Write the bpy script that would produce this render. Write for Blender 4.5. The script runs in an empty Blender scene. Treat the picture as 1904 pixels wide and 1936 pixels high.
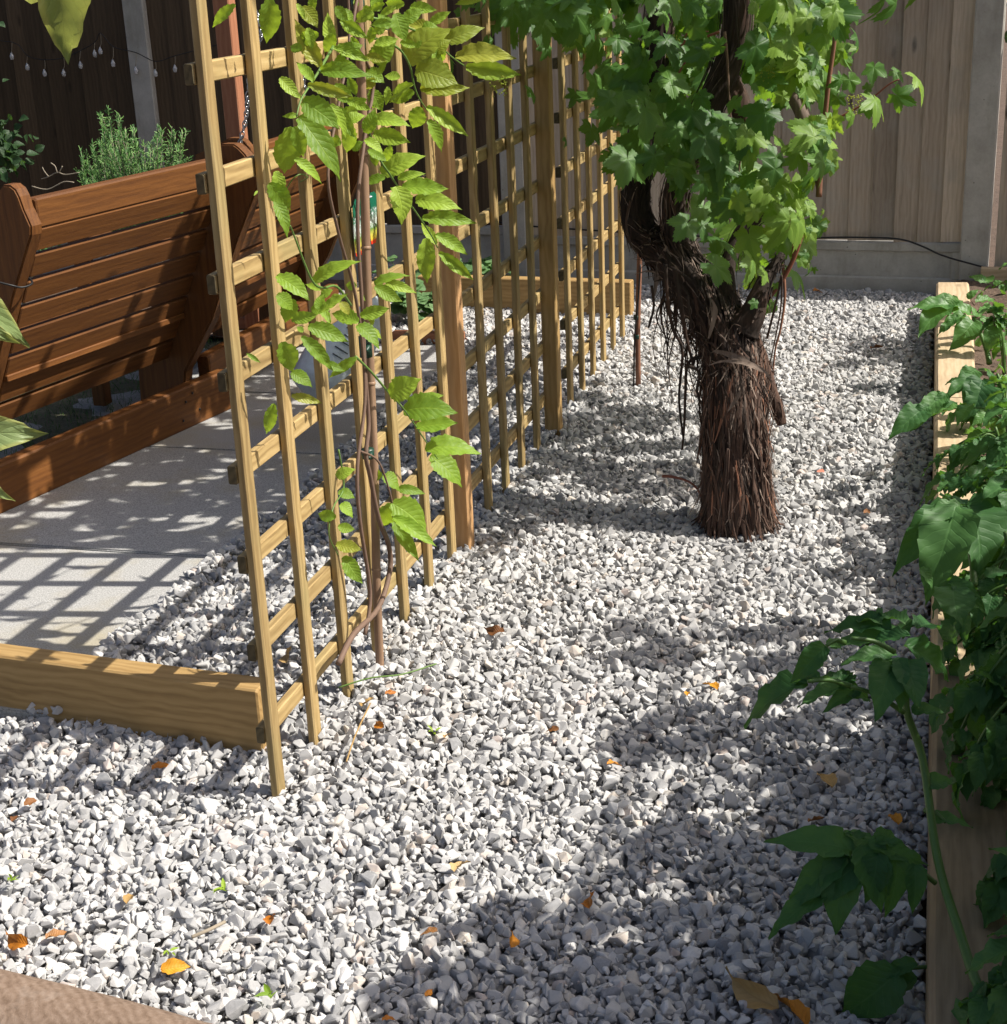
import bpy, bmesh, math, random
import numpy as np
from mathutils import Vector, Matrix, noise as mnoise
R = math.radians
rnd = random.Random(7)
scene = bpy.context.scene
COL = scene.collection

# ------------------------------------------------------------------ camera
CAM = Vector((1.13791, -2.36367, 1.47417))
YAW, PITCH, ROLL, FPX, PPY = 0.27379, 0.35038, -0.04393, 2884.92, 967.996
def cam_axes():
    cy, sy, cp, sp = math.cos(YAW), math.sin(YAW), math.cos(PITCH), math.sin(PITCH)
    F = Vector((-sy*cp, cy*cp, -sp)); Rt = Vector((cy, sy, 0)); U = Rt.cross(F)
    cr, sr = math.cos(ROLL), math.sin(ROLL)
    return cr*Rt + sr*U, -sr*Rt + cr*U, F
RT, UP, FW = cam_axes()
cd = bpy.data.cameras.new("camera"); cam = bpy.data.objects.new("camera", cd); COL.objects.link(cam)
cam.matrix_world = Matrix(((RT.x, UP.x, -FW.x, CAM.x), (RT.y, UP.y, -FW.y, CAM.y), (RT.z, UP.z, -FW.z, CAM.z), (0, 0, 0, 1)))
cd.sensor_fit = 'HORIZONTAL'; cd.sensor_width = 36; cd.lens = 36*FPX/1904
cd.clip_start = 0.02; cd.clip_end = 400
scene.camera = cam

# ------------------------------------------------------------------ sky, sun, exposure
SUN = Vector((0.884, 0.13, 1.0)).normalized()          # towards the sun
w = bpy.data.worlds.new("World"); scene.world = w; w.use_nodes = True
nt = w.node_tree; bg = nt.nodes["Background"]
sky = nt.nodes.new("ShaderNodeTexSky"); sky.sky_type = 'NISHITA'; sky.sun_disc = False
sky.sun_elevation = math.asin(SUN.z); sky.sun_rotation = math.atan2(SUN.x, SUN.y)
nt.links.new(sky.outputs[0], bg.inputs[0]); bg.inputs[1].default_value = 0.095
sky.dust_density = 4.0; sky.ozone_density = 0.6; sky.air_density = 0.75
ld = bpy.data.lights.new("sun", 'SUN'); ld.energy = 5.0; ld.angle = R(0.5); ld.color = (1.0, 0.95, 0.87)
sun = bpy.data.objects.new("sun", ld); COL.objects.link(sun)
sun.rotation_euler = (-SUN).to_track_quat('-Z', 'Y').to_euler()
vs = scene.view_settings
vs.view_transform = 'Standard'; vs.look = 'None'; vs.gamma = 1; vs.use_curve_mapping = False; vs.exposure = 0.50
scene.cycles.max_bounces = 6; scene.cycles.diffuse_bounces = 3; scene.cycles.transmission_bounces = 4
scene.cycles.transparent_max_bounces = 4; scene.cycles.caustics_reflective = False; scene.cycles.caustics_refractive = False

# ------------------------------------------------------------------ pixel helpers (picture measured at 1904 x 1936)
AX = {'x': 0, 'y': 1, 'z': 2}
def at(u, v, ax, val):
    d = FW + RT*((u-952)/FPX) - UP*((v-PPY)/FPX)
    t = (val-CAM[AX[ax]])/d[AX[ax]]
    return CAM + t*d
CROPS = {'A': (400, 0, 3.808), 'B': (800, 0, 3.808), 'C': (650, 450, 3.808), 'E': (800, 800, 2.38), 'V': (1400, 0, 3.1733),
         'P': (1684, 1400, 2.72), 'Q': (1984, 1000, 3.8725), 'R': (2084, 600, 4.84), 'S': (1584, 1624, 2.38), 'T': (1584, 0, 2.38),
         'U': (800, 0, 2.38), 'Z': (300, 650, 4.231), 'F': (0, 0, 2.38), 'G': (1584, 800, 2.38), 'H': (1900, 500, 3.872), 'D': (0, 0, .79868)}
def px(c, x, y):
    o = CROPS[c]; return ((o[0]+x/o[2])*0.79868, (o[1]+y/o[2])*0.79868)
def pxm(p):                                              # picture pixels per metre at a point
    return FPX/((p-CAM).dot(FW))

# ------------------------------------------------------------------ object helpers
MW = {}
def link(o): COL.objects.link(o)
def tag(o, label=None, cat=None, group=None, kind=None):
    if label: o['label'] = label
    if cat: o['category'] = cat
    if group: o['group'] = group
    if kind: o['kind'] = kind
    return o
def empty(name, loc, label, cat, group=None):
    o = bpy.data.objects.new(name, None); link(o); o.location = loc; o.empty_display_size = .05
    MW[o] = Matrix.Translation(Vector(loc)); return tag(o, label, cat, group)
def put(name, me, mat=None, parent=None, M=None):
    if mat is not None and not me.materials: me.materials.append(mat)
    o = bpy.data.objects.new(name, me); link(o)
    M = M or Matrix.Identity(4)
    if parent is not None:
        o.parent = parent; o.matrix_parent_inverse = MW[parent].inverted()
    o.matrix_basis = M; MW[o] = M
    return o
def struct(name, me, mat, M=None, kind='structure'):
    o = put(name, me, mat, None, M); o['kind'] = kind; return o
def mesh(verts, faces, smooth=False, name="m"):
    me = bpy.data.meshes.new(name); me.from_pydata([tuple(v) for v in verts], [], faces)
    if smooth: me.polygons.foreach_set('use_smooth', [True]*len(me.polygons))
    me.update(); return me
class MB:
    def __init__(s): s.v = []; s.f = []
    def add(s, v, f):
        b = len(s.v); s.v += [Vector(x) for x in v]; s.f += [tuple(b+i for i in q) for q in f]
    def build(s, smooth=False): return mesh(s.v, s.f, smooth)
def bar_geo(L, wx, wy, ch=0.003, z0=0.0, zend=None):
    """bar along local Z, width wx, depth wy, chamfered edges and ends"""
    ze = ch if zend is None else zend
    c = min(ch, wx*.3, wy*.3)
    def ring(z, ins):
        hx, hy = wx/2-ins, wy/2-ins
        return [(hx-c, -hy, z), (hx, -hy+c, z), (hx, hy-c, z), (hx-c, hy, z), (-hx+c, hy, z), (-hx, hy-c, z), (-hx, -hy+c, z), (-hx+c, -hy, z)]
    v = ring(z0, c*.7)+ring(z0+ze, 0)+ring(z0+L-ze, 0)+ring(z0+L, c*.7); f = []
    for r in range(3):
        for i in range(8):
            j = (i+1) % 8; f.append((r*8+i, r*8+j, r*8+8+j, r*8+8+i))
    f.append(tuple(range(7, -1, -1))); f.append(tuple(range(24, 32)))
    return v, f
_bars = {}
def frame_M(p0, p1, xhint):
    z = (p1-p0).normalized(); x = (xhint - z*xhint.dot(z)).normalized(); y = z.cross(x)
    return Matrix(((x.x, y.x, z.x, p0.x), (x.y, y.y, z.y, p0.y), (x.z, y.z, z.z, p0.z), (0, 0, 0, 1)))
def bar(name, p0, p1, wx, wy, mat, parent=None, xhint=(1, 0, 0), ch=0.0025, zend=None, wob=0.0):
    """a timber from p0 to p1 with section wx (along xhint) by wy"""
    p0, p1 = Vector(p0), Vector(p1); L = (p1-p0).length
    k = (round(L, 4), wx, wy, ch, zend, mat.name)
    if wob or k not in _bars:
        v, f = bar_geo(L, wx, wy, ch, 0, zend)
        if wob:
            n = max(4, int(L/.05)); v2, f2 = [], []
            base = v[8:16]
            for i in range(n+1):
                z = L*i/n
                for q in base:
                    d = Vector(mnoise.noise_vector(Vector((q[0]*9, q[1]*9, z*3+p0.x*7+p0.y*3))))*wob
                    v2.append((q[0]+d.x, q[1]+d.y, z))
            for r in range(n):
                for i in range(8):
                    j = (i+1) % 8; f2.append((r*8+i, r*8+j, r*8+8+j, r*8+8+i))
            f2.append(tuple(range(7, -1, -1))); f2.append(tuple(range(n*8, n*8+8))); v, f = v2, f2
        me = mesh(v, f); me.materials.append(mat)
        if not wob: _bars[k] = me
    else: me = _bars[k]
    return put(name, me, None, parent, frame_M(p0, p1, Vector(xhint)))
def smooth_path(pts, rad, sub=6):
    P = [Vector(p) for p in pts]; out = []; ro = []
    for i in range(len(P)-1):
        a, b, c, d = P[max(i-1, 0)], P[i], P[i+1], P[min(i+2, len(P)-1)]
        for k in range(sub):
            t = k/sub
            out.append(0.5*((2*b)+(c-a)*t+(2*a-5*b+4*c-d)*t*t+(3*b-a-3*c+d)*t**3)); ro.append(rad[i]*(1-t)+rad[i+1]*t)
    out.append(P[-1]); ro.append(rad[-1]); return out, ro
def tube_geo(pts, rad, n=8, sub=5, disp=None, cap=True, start=0.0):
    C, r = smooth_path(pts, rad, sub); v, f = [], []
    x = Vector((1, 0, 0)); 
    for i, p in enumerate(C):
        t = (C[min(i+1, len(C)-1)]-C[max(i-1, 0)]).normalized()
        x = (x - t*x.dot(t))
        if x.length < 1e-4: x = t.orthogonal()
        x.normalize(); y = t.cross(x)
        for k in range(n):
            a = 2*math.pi*k/n; d = x*math.cos(a)+y*math.sin(a); rr = r[i]
            if disp: rr *= 1+disp(i/len(C), a, p)
            v.append(p+d*rr)
    m = len(C)
    for i in range(m-1):
        for k in range(n):
            j = (k+1) % n; f.append((i*n+k, i*n+j, i*n+n+j, i*n+n+k))
    if cap: f.append(tuple(range(n-1, -1, -1))); f.append(tuple(range((m-1)*n, m*n)))
    return v, f
def tube(pts, rad, n=8, sub=5, disp=None):
    if not isinstance(rad, (list, tuple)): rad = [rad]*len(pts)
    v, f = tube_geo(pts, rad, n, sub, disp); return mesh(v, f, True)
def box_geo(x0, x1, y0, y1, z0, z1):
    return ([(x0, y0, z0), (x1, y0, z0), (x1, y1, z0), (x0, y1, z0), (x0, y0, z1), (x1, y0, z1), (x1, y1, z1), (x0, y1, z1)],
            [(0, 3, 2, 1), (4, 5, 6, 7), (0, 1, 5, 4), (1, 2, 6, 5), (2, 3, 7, 6), (3, 0, 4, 7)])
def prism(poly, axis_vec, M=None):
    n = len(poly); v = [Vector(p) for p in poly]+[Vector(p)+Vector(axis_vec) for p in poly]
    f = [tuple(range(n)), tuple(range(2*n-1, n-1, -1))]+[(i, i+n, (i+1) % n+n, (i+1) % n) for i in range(n)]
    return v, f

# ------------------------------------------------------------------ materials
class NT:
    def __init__(s, name):
        s.m = bpy.data.materials.new(name); s.m.use_nodes = True; s.t = s.m.node_tree
        s.b = s.t.nodes['Principled BSDF']; s.out = s.t.nodes['Material Output']
    def n(s, typ, **kw):
        o = s.t.nodes.new(typ)
        for k, v in kw.items(): setattr(o, k, v)
        return o
    def l(s, a, b): s.t.links.new(a, b)
    def math(s, op, a, b=None, c=None, clamp=False):
        o = s.n('ShaderNodeMath', operation=op, use_clamp=clamp)
        for i, x in enumerate((a, b, c)):
            if x is None: continue
            if isinstance(x, (int, float)): o.inputs[i].default_value = x
            else: s.l(x, o.inputs[i])
        return o.outputs[0]
    def noise(s, vec, scale, detail=4, rough=.55, dist=0):
        o = s.n('ShaderNodeTexNoise'); o.inputs['Scale'].default_value = scale; o.inputs['Detail'].default_value = detail
        o.inputs['Roughness'].default_value = rough; o.inputs['Distortion'].default_value = dist
        if vec is not None: s.l(vec, o.inputs['Vector'])
        return o.outputs['Fac']
    def ramp(s, fac, stops, interp='LINEAR'):
        o = s.n('ShaderNodeValToRGB'); cr = o.color_ramp; cr.interpolation = interp
        while len(cr.elements) < len(stops): cr.elements.new(.5)
        for e, (p, c) in zip(cr.elements, stops):
            e.position = p; e.color = (*c, 1) if len(c) == 3 else c
        s.l(fac, o.inputs[0]); return o.outputs[0]
    def mix(s, fac, a, b, blend='MIX'):
        o = s.n('ShaderNodeMix', data_type='RGBA', blend_type=blend)
        for i, x in ((0, fac), (6, a), (7, b)):
            if isinstance(x, (int, float)): o.inputs[i].default_value = x
            elif isinstance(x, tuple): o.inputs[i].default_value = (*x, 1)
            else: s.l(x, o.inputs[i])
        return o.outputs[2]
    def coords(s, scale=(1, 1, 1), off=37.0, kind='Object'):
        tc = s.n('ShaderNodeTexCoord'); oi = s.n('ShaderNodeObjectInfo')
        mp = s.n('ShaderNodeMapping'); mp.inputs['Scale'].default_value = scale
        ad = s.n('ShaderNodeVectorMath', operation='ADD'); mu = s.math('MULTIPLY', oi.outputs['Random'], off)
        cb = s.n('ShaderNodeCombineXYZ'); s.l(mu, cb.inputs[0]); s.l(mu, cb.inputs[1]); s.l(mu, cb.inputs[2])
        s.l(tc.outputs[kind], mp.inputs[0]); s.l(mp.outputs[0], ad.inputs[0]); s.l(cb.outputs[0], ad.inputs[1])
        s.rand = oi.outputs['Random']; return ad.outputs[0]
    def bump(s, h, strength=.3, dist=.002):
        o = s.n('ShaderNodeBump'); o.inputs['Strength'].default_value = strength; o.inputs['Distance'].default_value = dist
        s.l(h, o.inputs['Height']); s.l(o.outputs[0], s.b.inputs['Normal']); return o
def wood(name, c_dark, c_mid, c_light, rough=.7, ring=1.0, knots=.5, stain=None, bstr=.35, vary=.25, spec=.3):
    k = NT(name)
    vec = k.coords((38, 38, 1.7)); g1 = k.noise(vec, 1.6, 5, .6, .8)
    vec2 = k.coords((150, 150, 5)); g2 = k.noise(vec2, 1.0, 3, .6, .2)
    vec3 = k.coords((1, 1, .35)); wv = k.n('ShaderNodeTexWave', wave_type='RINGS', rings_direction='Z')
    k.l(vec3, wv.inputs['Vector']); wv.inputs['Scale'].default_value = 22; wv.inputs['Distortion'].default_value = 6
    wv.inputs['Detail'].default_value = 2; wv.inputs['Detail Scale'].default_value = 1.2
    f = k.math('ADD', k.math('MULTIPLY', g1, .55), k.math('ADD', k.math('MULTIPLY', g2, .25), k.math('MULTIPLY', wv.outputs['Fac'], .2*ring)))
    col = k.ramp(f, [(.25, c_dark), (.5, c_mid), (.78, c_light)])
    # knots
    vk = k.coords((9, 9, 3.2), 91); vo = k.n('ShaderNodeTexVoronoi'); k.l(vk, vo.inputs['Vector']); vo.inputs['Scale'].default_value = 1.0
    kn = k.ramp(vo.outputs['Distance'], [(0.05, (1, 1, 1)), (.13, (.0, .0, .0))])
    col = k.mix(k.math('MULTIPLY', kn, knots), col, tuple(x*.32 for x in c_dark))
    # piece to piece variation
    v = k.math('ADD', k.math('MULTIPLY', k.rand, vary*2), 1-vary)
    hv = k.n('ShaderNodeHueSaturation'); k.l(v, hv.inputs['Value']); k.l(col, hv.inputs['Color']); col = hv.outputs[0]
    if stain:
        vs_ = k.coords((1.5, 1.5, 1.2)); sn = k.ramp(k.noise(vs_, 3.5, 5, .65), [(.5, (0, 0, 0)), (.72, (1, 1, 1))])
        col = k.mix(k.math('MULTIPLY', sn, .55), col, stain)
    k.l(col, k.b.inputs['Base Color']); k.b.inputs['Roughness'].default_value = rough
    k.b.inputs['Specular IOR Level'].default_value = spec
    k.bump(k.math('ADD', k.math('MULTIPLY', g2, .6), k.math('MULTIPLY', g1, .6)), bstr, .0015)
    return k.m
M = {}
M['trellis'] = wood('pressure_treated_pine', (.20, .13, .052), (.36, .25, .105), (.48, .355, .17), .65, 1, .9, stain=(.27, .23, .10), vary=.15)
M['end_shade'] = wood('weathered_end_grain', (.05, .04, .02), (.09, .07, .035), (.13, .10, .05), .8, 1, 0)  # rung ends coloured darker to carry the shade on the stubs
M['post'] = wood('orange_cedar_stain', (.36, .19, .080), (.47, .275, .125), (.56, .35, .175), .55, .8, .6, vary=.08)
M['bench'] = wood('red_brown_stain', (.085, .031, .009), (.155, .060, .015), (.215, .092, .025), .55, .45, .6, vary=.14, bstr=.7)
M['beam'] = wood('treated_beam', (.25, .15, .055), (.37, .235, .09), (.47, .31, .13), .65, 1, .5, vary=.05)
M['pergola'] = wood('pink_brown_stain', (.26, .10, .05), (.34, .15, .08), (.42, .20, .11), .65, .7, .4, vary=.08)
M['sleeper'] = wood('pale_sleeper', (.38, .28, .165), (.52, .40, .25), (.62, .50, .34), .8, .8, .4, stain=(.30, .22, .14), vary=.06, bstr=.6)
M['sleeper_dark'] = wood('darker_sleeper', (.17, .125, .075), (.27, .205, .125), (.36, .28, .18), .85, .6, .4, stain=(.13, .095, .06), vary=.03, bstr=.7)  # darker tone for the sleeper nearest the camera
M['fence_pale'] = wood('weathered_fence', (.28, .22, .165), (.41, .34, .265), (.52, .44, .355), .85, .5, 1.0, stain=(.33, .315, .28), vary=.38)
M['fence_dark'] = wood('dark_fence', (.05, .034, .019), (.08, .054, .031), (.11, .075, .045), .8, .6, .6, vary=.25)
M['log'] = wood('weathered_log', (.11, .07, .045), (.20, .14, .10), (.29, .22, .17), .85, .6, .3, stain=(.36, .32, .28), bstr=1.0)
M['cane'] = wood('bamboo_cane', (.22, .13, .08), (.34, .22, .14), (.45, .32, .22), .45, .2, .0, stain=(.12, .07, .04), vary=.1)
M['stick'] = wood('red_brown_stick', (.16, .07, .04), (.27, .13, .08), (.40, .24, .16), .6, .2, 0)
M['bark'] = wood('dark_vine_bark', (.012, .009, .007), (.045, .032, .025), (.12, .085, .065), .9, .3, .0, stain=(.13, .065, .04), bstr=1.0)
M['barkred'] = wood('reddish_bark', (.020, .013, .010), (.105, .060, .042), (.27, .18, .14), .85, .3, 0, stain=(.045, .033, .028), bstr=1.0)
M['barkgrey'] = wood('grey_peeling_bark', (.09, .065, .05), (.23, .175, .14), (.40, .33, .28), .85, .3, 0)
def plain(name, col, rough=.5, spec=.4, metal=0):
    k = NT(name); vec = k.coords((1, 1, 1)); n = k.noise(vec, 60, 3)
    c = k.mix(n, tuple(x*.75 for x in col), tuple(min(1, x*1.2) for x in col)); k.l(c, k.b.inputs['Base Color'])
    k.b.inputs['Roughness'].default_value = rough; k.b.inputs['Specular IOR Level'].default_value = spec; k.b.inputs['Metallic'].default_value = metal
    return k.m
def concrete():
    k = NT('pitted_concrete'); vec = k.coords((1, 1, 1), 11)
    n1 = k.noise(vec, 7, 6, .6); n2 = k.noise(vec, 120, 3)
    col = k.ramp(n1, [(.3, (.34, .325, .29)), (.7, (.54, .52, .475))])
    vo = k.n('ShaderNodeTexVoronoi'); k.l(vec, vo.inputs['Vector']); vo.inputs['Scale'].default_value = 36
    pit = k.ramp(vo.outputs['Distance'], [(.06, (1, 1, 1)), (.13, (0, 0, 0))])
    sel = k.ramp(k.noise(vec, 23, 2), [(.56, (0, 0, 0)), (.6, (1, 1, 1))])
    pm = k.math('MULTIPLY', pit, sel); col = k.mix(k.math('MULTIPLY', pm, .8), col, (.05, .05, .04))
    g = k.ramp(k.noise(k.coords((5, 5, 1.2)), 1.5, 5, .7), [(.52, (0, 0, 0)), (.75, (1, 1, 1))])
    col = k.mix(k.math('MULTIPLY', g, .5), col, (.13, .13, .075))
    col = k.mix(k.math('MULTIPLY', n2, .4), col, (.2, .19, .17))
    k.l(col, k.b.inputs['Base Color']); k.b.inputs['Roughness'].default_value = .9
    k.bump(k.math('SUBTRACT', n2, k.math('MULTIPLY', pm, 1.5)), .4, .002); return k.m
M['concrete'] = concrete()
def slabmat():
    k = NT('grey_granite_slab'); tc = k.n('ShaderNodeNewGeometry'); vec = tc.outputs['Position']
    n1 = k.noise(vec, 260, 2, .7); n2 = k.noise(vec, 3.2, 5, .6); n3 = k.noise(vec, 90, 3, .7)
    col = k.ramp(n1, [(.33, (.22, .215, .205)), (.5, (.40, .395, .375)), (.64, (.60, .59, .57))])
    st = k.ramp(n2, [(.5, (0, 0, 0)), (.68, (1, 1, 1))])
    col = k.mix(k.math('MULTIPLY', st, .75), col, (.40, .345, .22))
    col = k.mix(k.math('MULTIPLY', n3, .25), col, (.22, .22, .21))
    k.l(col, k.b.inputs['Base Color']); k.b.inputs['Roughness'].default_value = .75
    k.bump(k.math('ADD', n1, n3), .25, .001); return k.m
M['slab'] = slabmat()
def soilmat(name, a, b):
    k = NT(name); tc = k.n('ShaderNodeNewGeometry'); vec = tc.outputs['Position']
    n = k.noise(vec, 14, 8, .7); n2 = k.noise(vec, 90, 4, .7)
    col = k.ramp(k.math('ADD', k.math('MULTIPLY', n, .5), k.math('MULTIPLY', n2, .5)), [(.35, a), (.65, b)])
    k.l(col, k.b.inputs['Base Color']); k.b.inputs['Roughness'].default_value = .95; k.bump(n2, .8, .012); return k.m
M['soil'] = soilmat('garden_soil', (.05, .032, .022), (.17, .115, .08))
M['under'] = soilmat('dust_under_gravel', (.20, .19, .18), (.38, .37, .35))
M['lawn'] = soilmat('thin_lawn', (.05, .05, .022), (.16, .14, .085))
def stonemat():
    k = NT('limestone_gravel'); at_ = k.n('ShaderNodeAttribute', attribute_type='INSTANCER', attribute_name='tint')
    tc = k.n('ShaderNodeTexCoord'); ge = k.n('ShaderNodeNewGeometry')
    n1 = k.noise(ge.outputs['Position'], 95, 5, .65, .6); n2 = k.noise(ge.outputs['Position'], 420, 3, .7)
    base = k.ramp(at_.outputs['Fac'], [(0, (.17, .172, .18)), (.12, (.26, .26, .262)), (.38, (.38, .375, .365)), (.75, (.49, .48, .465)), (.92, (.63, .615, .59)), (.965, (.50, .44, .365)), (1, (.46, .37, .33))])
    col = k.mix(k.math('MULTIPLY', k.ramp(n1, [(.42, (0, 0, 0)), (.62, (1, 1, 1))]), .45), base, (.37, .37, .372))
    col = k.mix(k.math('MULTIPLY', n2, .16), col, (.85, .84, .82))
    k.l(col, k.b.inputs['Base Color']); k.b.inputs['Roughness'].default_value = .8; k.b.inputs['Specular IOR Level'].default_value = .25
    k.bump(k.math('ADD', n1, k.math('MULTIPLY', n2, .5)), .35, .0015); return k.m
M['stone'] = stonemat()
def leafmat(name, dark, mid, light, trans, tfac=.35, rough=.42, veins='pinnate', spec=.4, vein_col=None, rim=None, hue=.03):
    k = NT(name); uv = k.n('ShaderNodeUVMap', uv_map='UV'); sp = k.n('ShaderNodeSeparateXYZ'); k.l(uv.outputs[0], sp.inputs[0])
    x, y = sp.outputs[0], sp.outputs[1]; oi = k.n('ShaderNodeObjectInfo')
    if veins == 'pinnate':
        ax = k.math('ABSOLUTE', x)
        s_ = k.math('SUBTRACT', k.math('MULTIPLY', y, 8.5), k.math('MULTIPLY', ax, 2.2))
        fr = k.math('ABSOLUTE', k.math('SUBTRACT', k.math('FRACT', s_), .5))
        side = k.math('SUBTRACT', 1, k.math('DIVIDE', fr, .09), clamp=True)
        midr = k.math('SUBTRACT', 1, k.math('DIVIDE', ax, .07), clamp=True)
        vein = k.math('MAXIMUM', k.math('MULTIPLY', side, .65), midr); puff = fr
    else:
        vein = None
        for a in (-122, -58, 0, 58, 122):
            dx, dy = math.sin(R(a)), math.cos(R(a))
            cr = k.math('ABSOLUTE', k.math('SUBTRACT', k.math('MULTIPLY', x, dy), k.math('MULTIPLY', y, dx)))
            dt = k.math('GREATER_THAN', k.math('ADD', k.math('MULTIPLY', x, dx), k.math('MULTIPLY', y, dy)), 0)
            ln = k.math('MULTIPLY', k.math('SUBTRACT', 1, k.math('DIVIDE', cr, .03), clamp=True), dt)
            vein = ln if vein is None else k.math('MAXIMUM', vein, ln)
        puff = k.noise(uv.outputs[0], 5, 2)
    nz = k.noise(uv.outputs[0], 3.0, 4, .6)
    f = k.math('ADD', k.math('MULTIPLY', oi.outputs['Random'], .7), k.math('MULTIPLY', nz, .3))
    col = k.ramp(f, [(.12, dark), (.5, mid), (.88, light)])
    vc = vein_col or tuple(min(1, c*1.8) for c in light)
    col = k.mix(k.math('MULTIPLY', vein, .26), col, vc)
    if rim:
        ex = k.math('ABSOLUTE', x); col = k.mix(k.math('MULTIPLY', k.ramp(k.math('ADD', ex, k.math('MULTIPLY', nz, .3)), [(.75, (0, 0, 0)), (1, (1, 1, 1))]), .8), col, rim)
    k.l(col, k.b.inputs['Base Color']); k.b.inputs['Roughness'].default_value = rough; k.b.inputs['Specular IOR Level'].default_value = spec
    bp = k.bump(k.math('SUBTRACT', k.math('MULTIPLY', puff, 1.0), k.math('MULTIPLY', vein, .6)), .32, .003)
    tr = k.n('ShaderNodeBsdfTranslucent'); ms = k.n('ShaderNodeMixShader'); ms.inputs[0].default_value = tfac
    tcol = k.mix(k.math('MULTIPLY', vein, .6), k.mix(oi.outputs['Random'], trans, tuple(t*.7 for t in trans)), tuple(t*.55 for t in trans)); k.l(tcol, tr.inputs[0])
    k.l(k.b.outputs[0], ms.inputs[1]); k.l(tr.outputs[0], ms.inputs[2]); k.l(ms.outputs[0], k.out.inputs[0]); return k.m
M['wisteria'] = leafmat('bright_climber_leaf', (.11, .22, .022), (.25, .41, .04), (.38, .53, .06), (.48, .68, .04), .42, .5)
M['wisteria_y'] = leafmat('yellow_young_leaf', (.20, .28, .035), (.30, .36, .045), (.38, .40, .06), (.55, .60, .04), .4)
M['vine'] = leafmat('grape_leaf', (.024, .078, .018), (.058, .145, .030), (.12, .245, .045), (.30, .54, .03), .38, .5, 'palm')
M['vine_y'] = leafmat('young_grape_leaf', (.09, .19, .03), (.16, .28, .04), (.23, .36, .06), (.42, .62, .05), .42, .5, 'palm')
M['potato'] = leafmat('potato_leaf', (.028, .092, .03), (.052, .14, .042), (.095, .21, .06), (.16, .38, .035), .32, .5, spec=.25)
M['potato_y'] = leafmat('young_potato_leaf', (.06, .16, .04), (.09, .22, .05), (.14, .28, .07), (.22, .45, .04), .32, .45)
M['near'] = leafmat('fore_leaf', (.13, .19, .065), (.18, .25, .09), (.24, .32, .13), (.45, .5, .10), .35, .45, rim=(.40, .42, .13))
M['aqui'] = leafmat('soft_green_leaf', (.09, .19, .07), (.14, .26, .10), (.20, .33, .14), (.25, .45, .1), .3, .6, 'palm')
M['shrub'] = leafmat('dark_shrub_leaf', (.02, .05, .018), (.035, .08, .025), (.06, .12, .035), (.1, .22, .03), .25, .5)
M['dead_o'] = leafmat('orange_dead_leaf', (.40, .13, .012), (.56, .22, .018), (.68, .33, .03), (.5, .2, .02), .15, .5, vein_col=(.25, .09, .02))
M['dead_b'] = leafmat('brown_dead_leaf', (.14, .055, .018), (.24, .10, .03), (.34, .16, .05), (.2, .08, .02), .1, .55, vein_col=(.10, .04, .02))
M['dead_t'] = leafmat('tan_dead_leaf', (.40, .25, .09), (.50, .33, .13), (.60, .42, .2), (.4, .25, .1), .15, .6, vein_col=(.25, .15, .06))
M['pink'] = plain('pink_petal', (.66, .25, .17), .5)
M['stem'] = plain('green_stem', (.11, .20, .04), .5)
M['stem_p'] = plain('potato_stem', (.07, .145, .028), .45)
M['stem_r'] = plain('red_shoot', (.22, .075, .045), .55)
M['stem_b'] = plain('brown_shoot', (.16, .10, .07), .7)
M['tie'] = plain('green_tie', (.01, .045, .03), .4)
M['black'] = plain('black_cable', (.012, .012, .013), .45)
M['wire'] = plain('galvanised_wire', (.30, .30, .31), .35, .5, .8)
M['rosemary'] = plain('rosemary_green', (.07, .19, .045), .6)
M['rosemary_tip'] = plain('rosemary_pale', (.20, .38, .10), .6)
M['grass'] = plain('grass_green', (.07, .15, .03), .6)
M['twig'] = plain('dry_twig', (.32, .27, .20), .8)
M['white'] = plain('white_plastic', (.62, .70, .74), .3, .5)
M['ink'] = plain('dark_print', (.035, .045, .055), .5)
def glassy():
    k = NT('clear_bulb'); k.b.inputs['Base Color'].default_value = (.9, .92, .95, 1); k.b.inputs['Roughness'].default_value = .05
    k.b.inputs['Transmission Weight'].default_value = .55; n = k.noise(None, 40); k.bump(n, .1, .001); return k.m
M['bulb'] = glassy()
def labelmat():
    k = NT('plant_label_print'); uv = k.n('ShaderNodeUVMap', uv_map='UV'); sp = k.n('ShaderNodeSeparateXYZ'); k.l(uv.outputs[0], sp.inputs[0])
    n = k.noise(uv.outputs[0], 7, 4, .7)
    yy = k.math('ADD', sp.outputs[1], k.math('MULTIPLY', k.math('SUBTRACT', n, .5), .10))
    col = k.ramp(yy, [(0, (.75, .03, .015)), (.07, (.75, .05, .02)), (.10, (.75, .5, .05)), (.2, (.55, .5, .08)), (.32, (.10, .22, .05)), (.45, (.45, .5, .45)), (.6, (.06, .2, .12)), (.72, (.01, .12, .07)), (1, (.01, .13, .075))])
    pet = k.ramp(k.noise(uv.outputs[0], 16, 3, .6), [(.52, (0, 0, 0)), (.58, (1, 1, 1))])
    msk = k.ramp(sp.outputs[1], [(.3, (0, 0, 0)), (.38, (1, 1, 1)), (.66, (1, 1, 1)), (.72, (0, 0, 0))])
    col = k.mix(k.math('MULTIPLY', pet, msk), col, (.75, .76, .8))
    k.l(col, k.b.inputs['Base Color']); k.b.inputs['Roughness'].default_value = .25; return k.m
M['label'] = labelmat()

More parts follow.
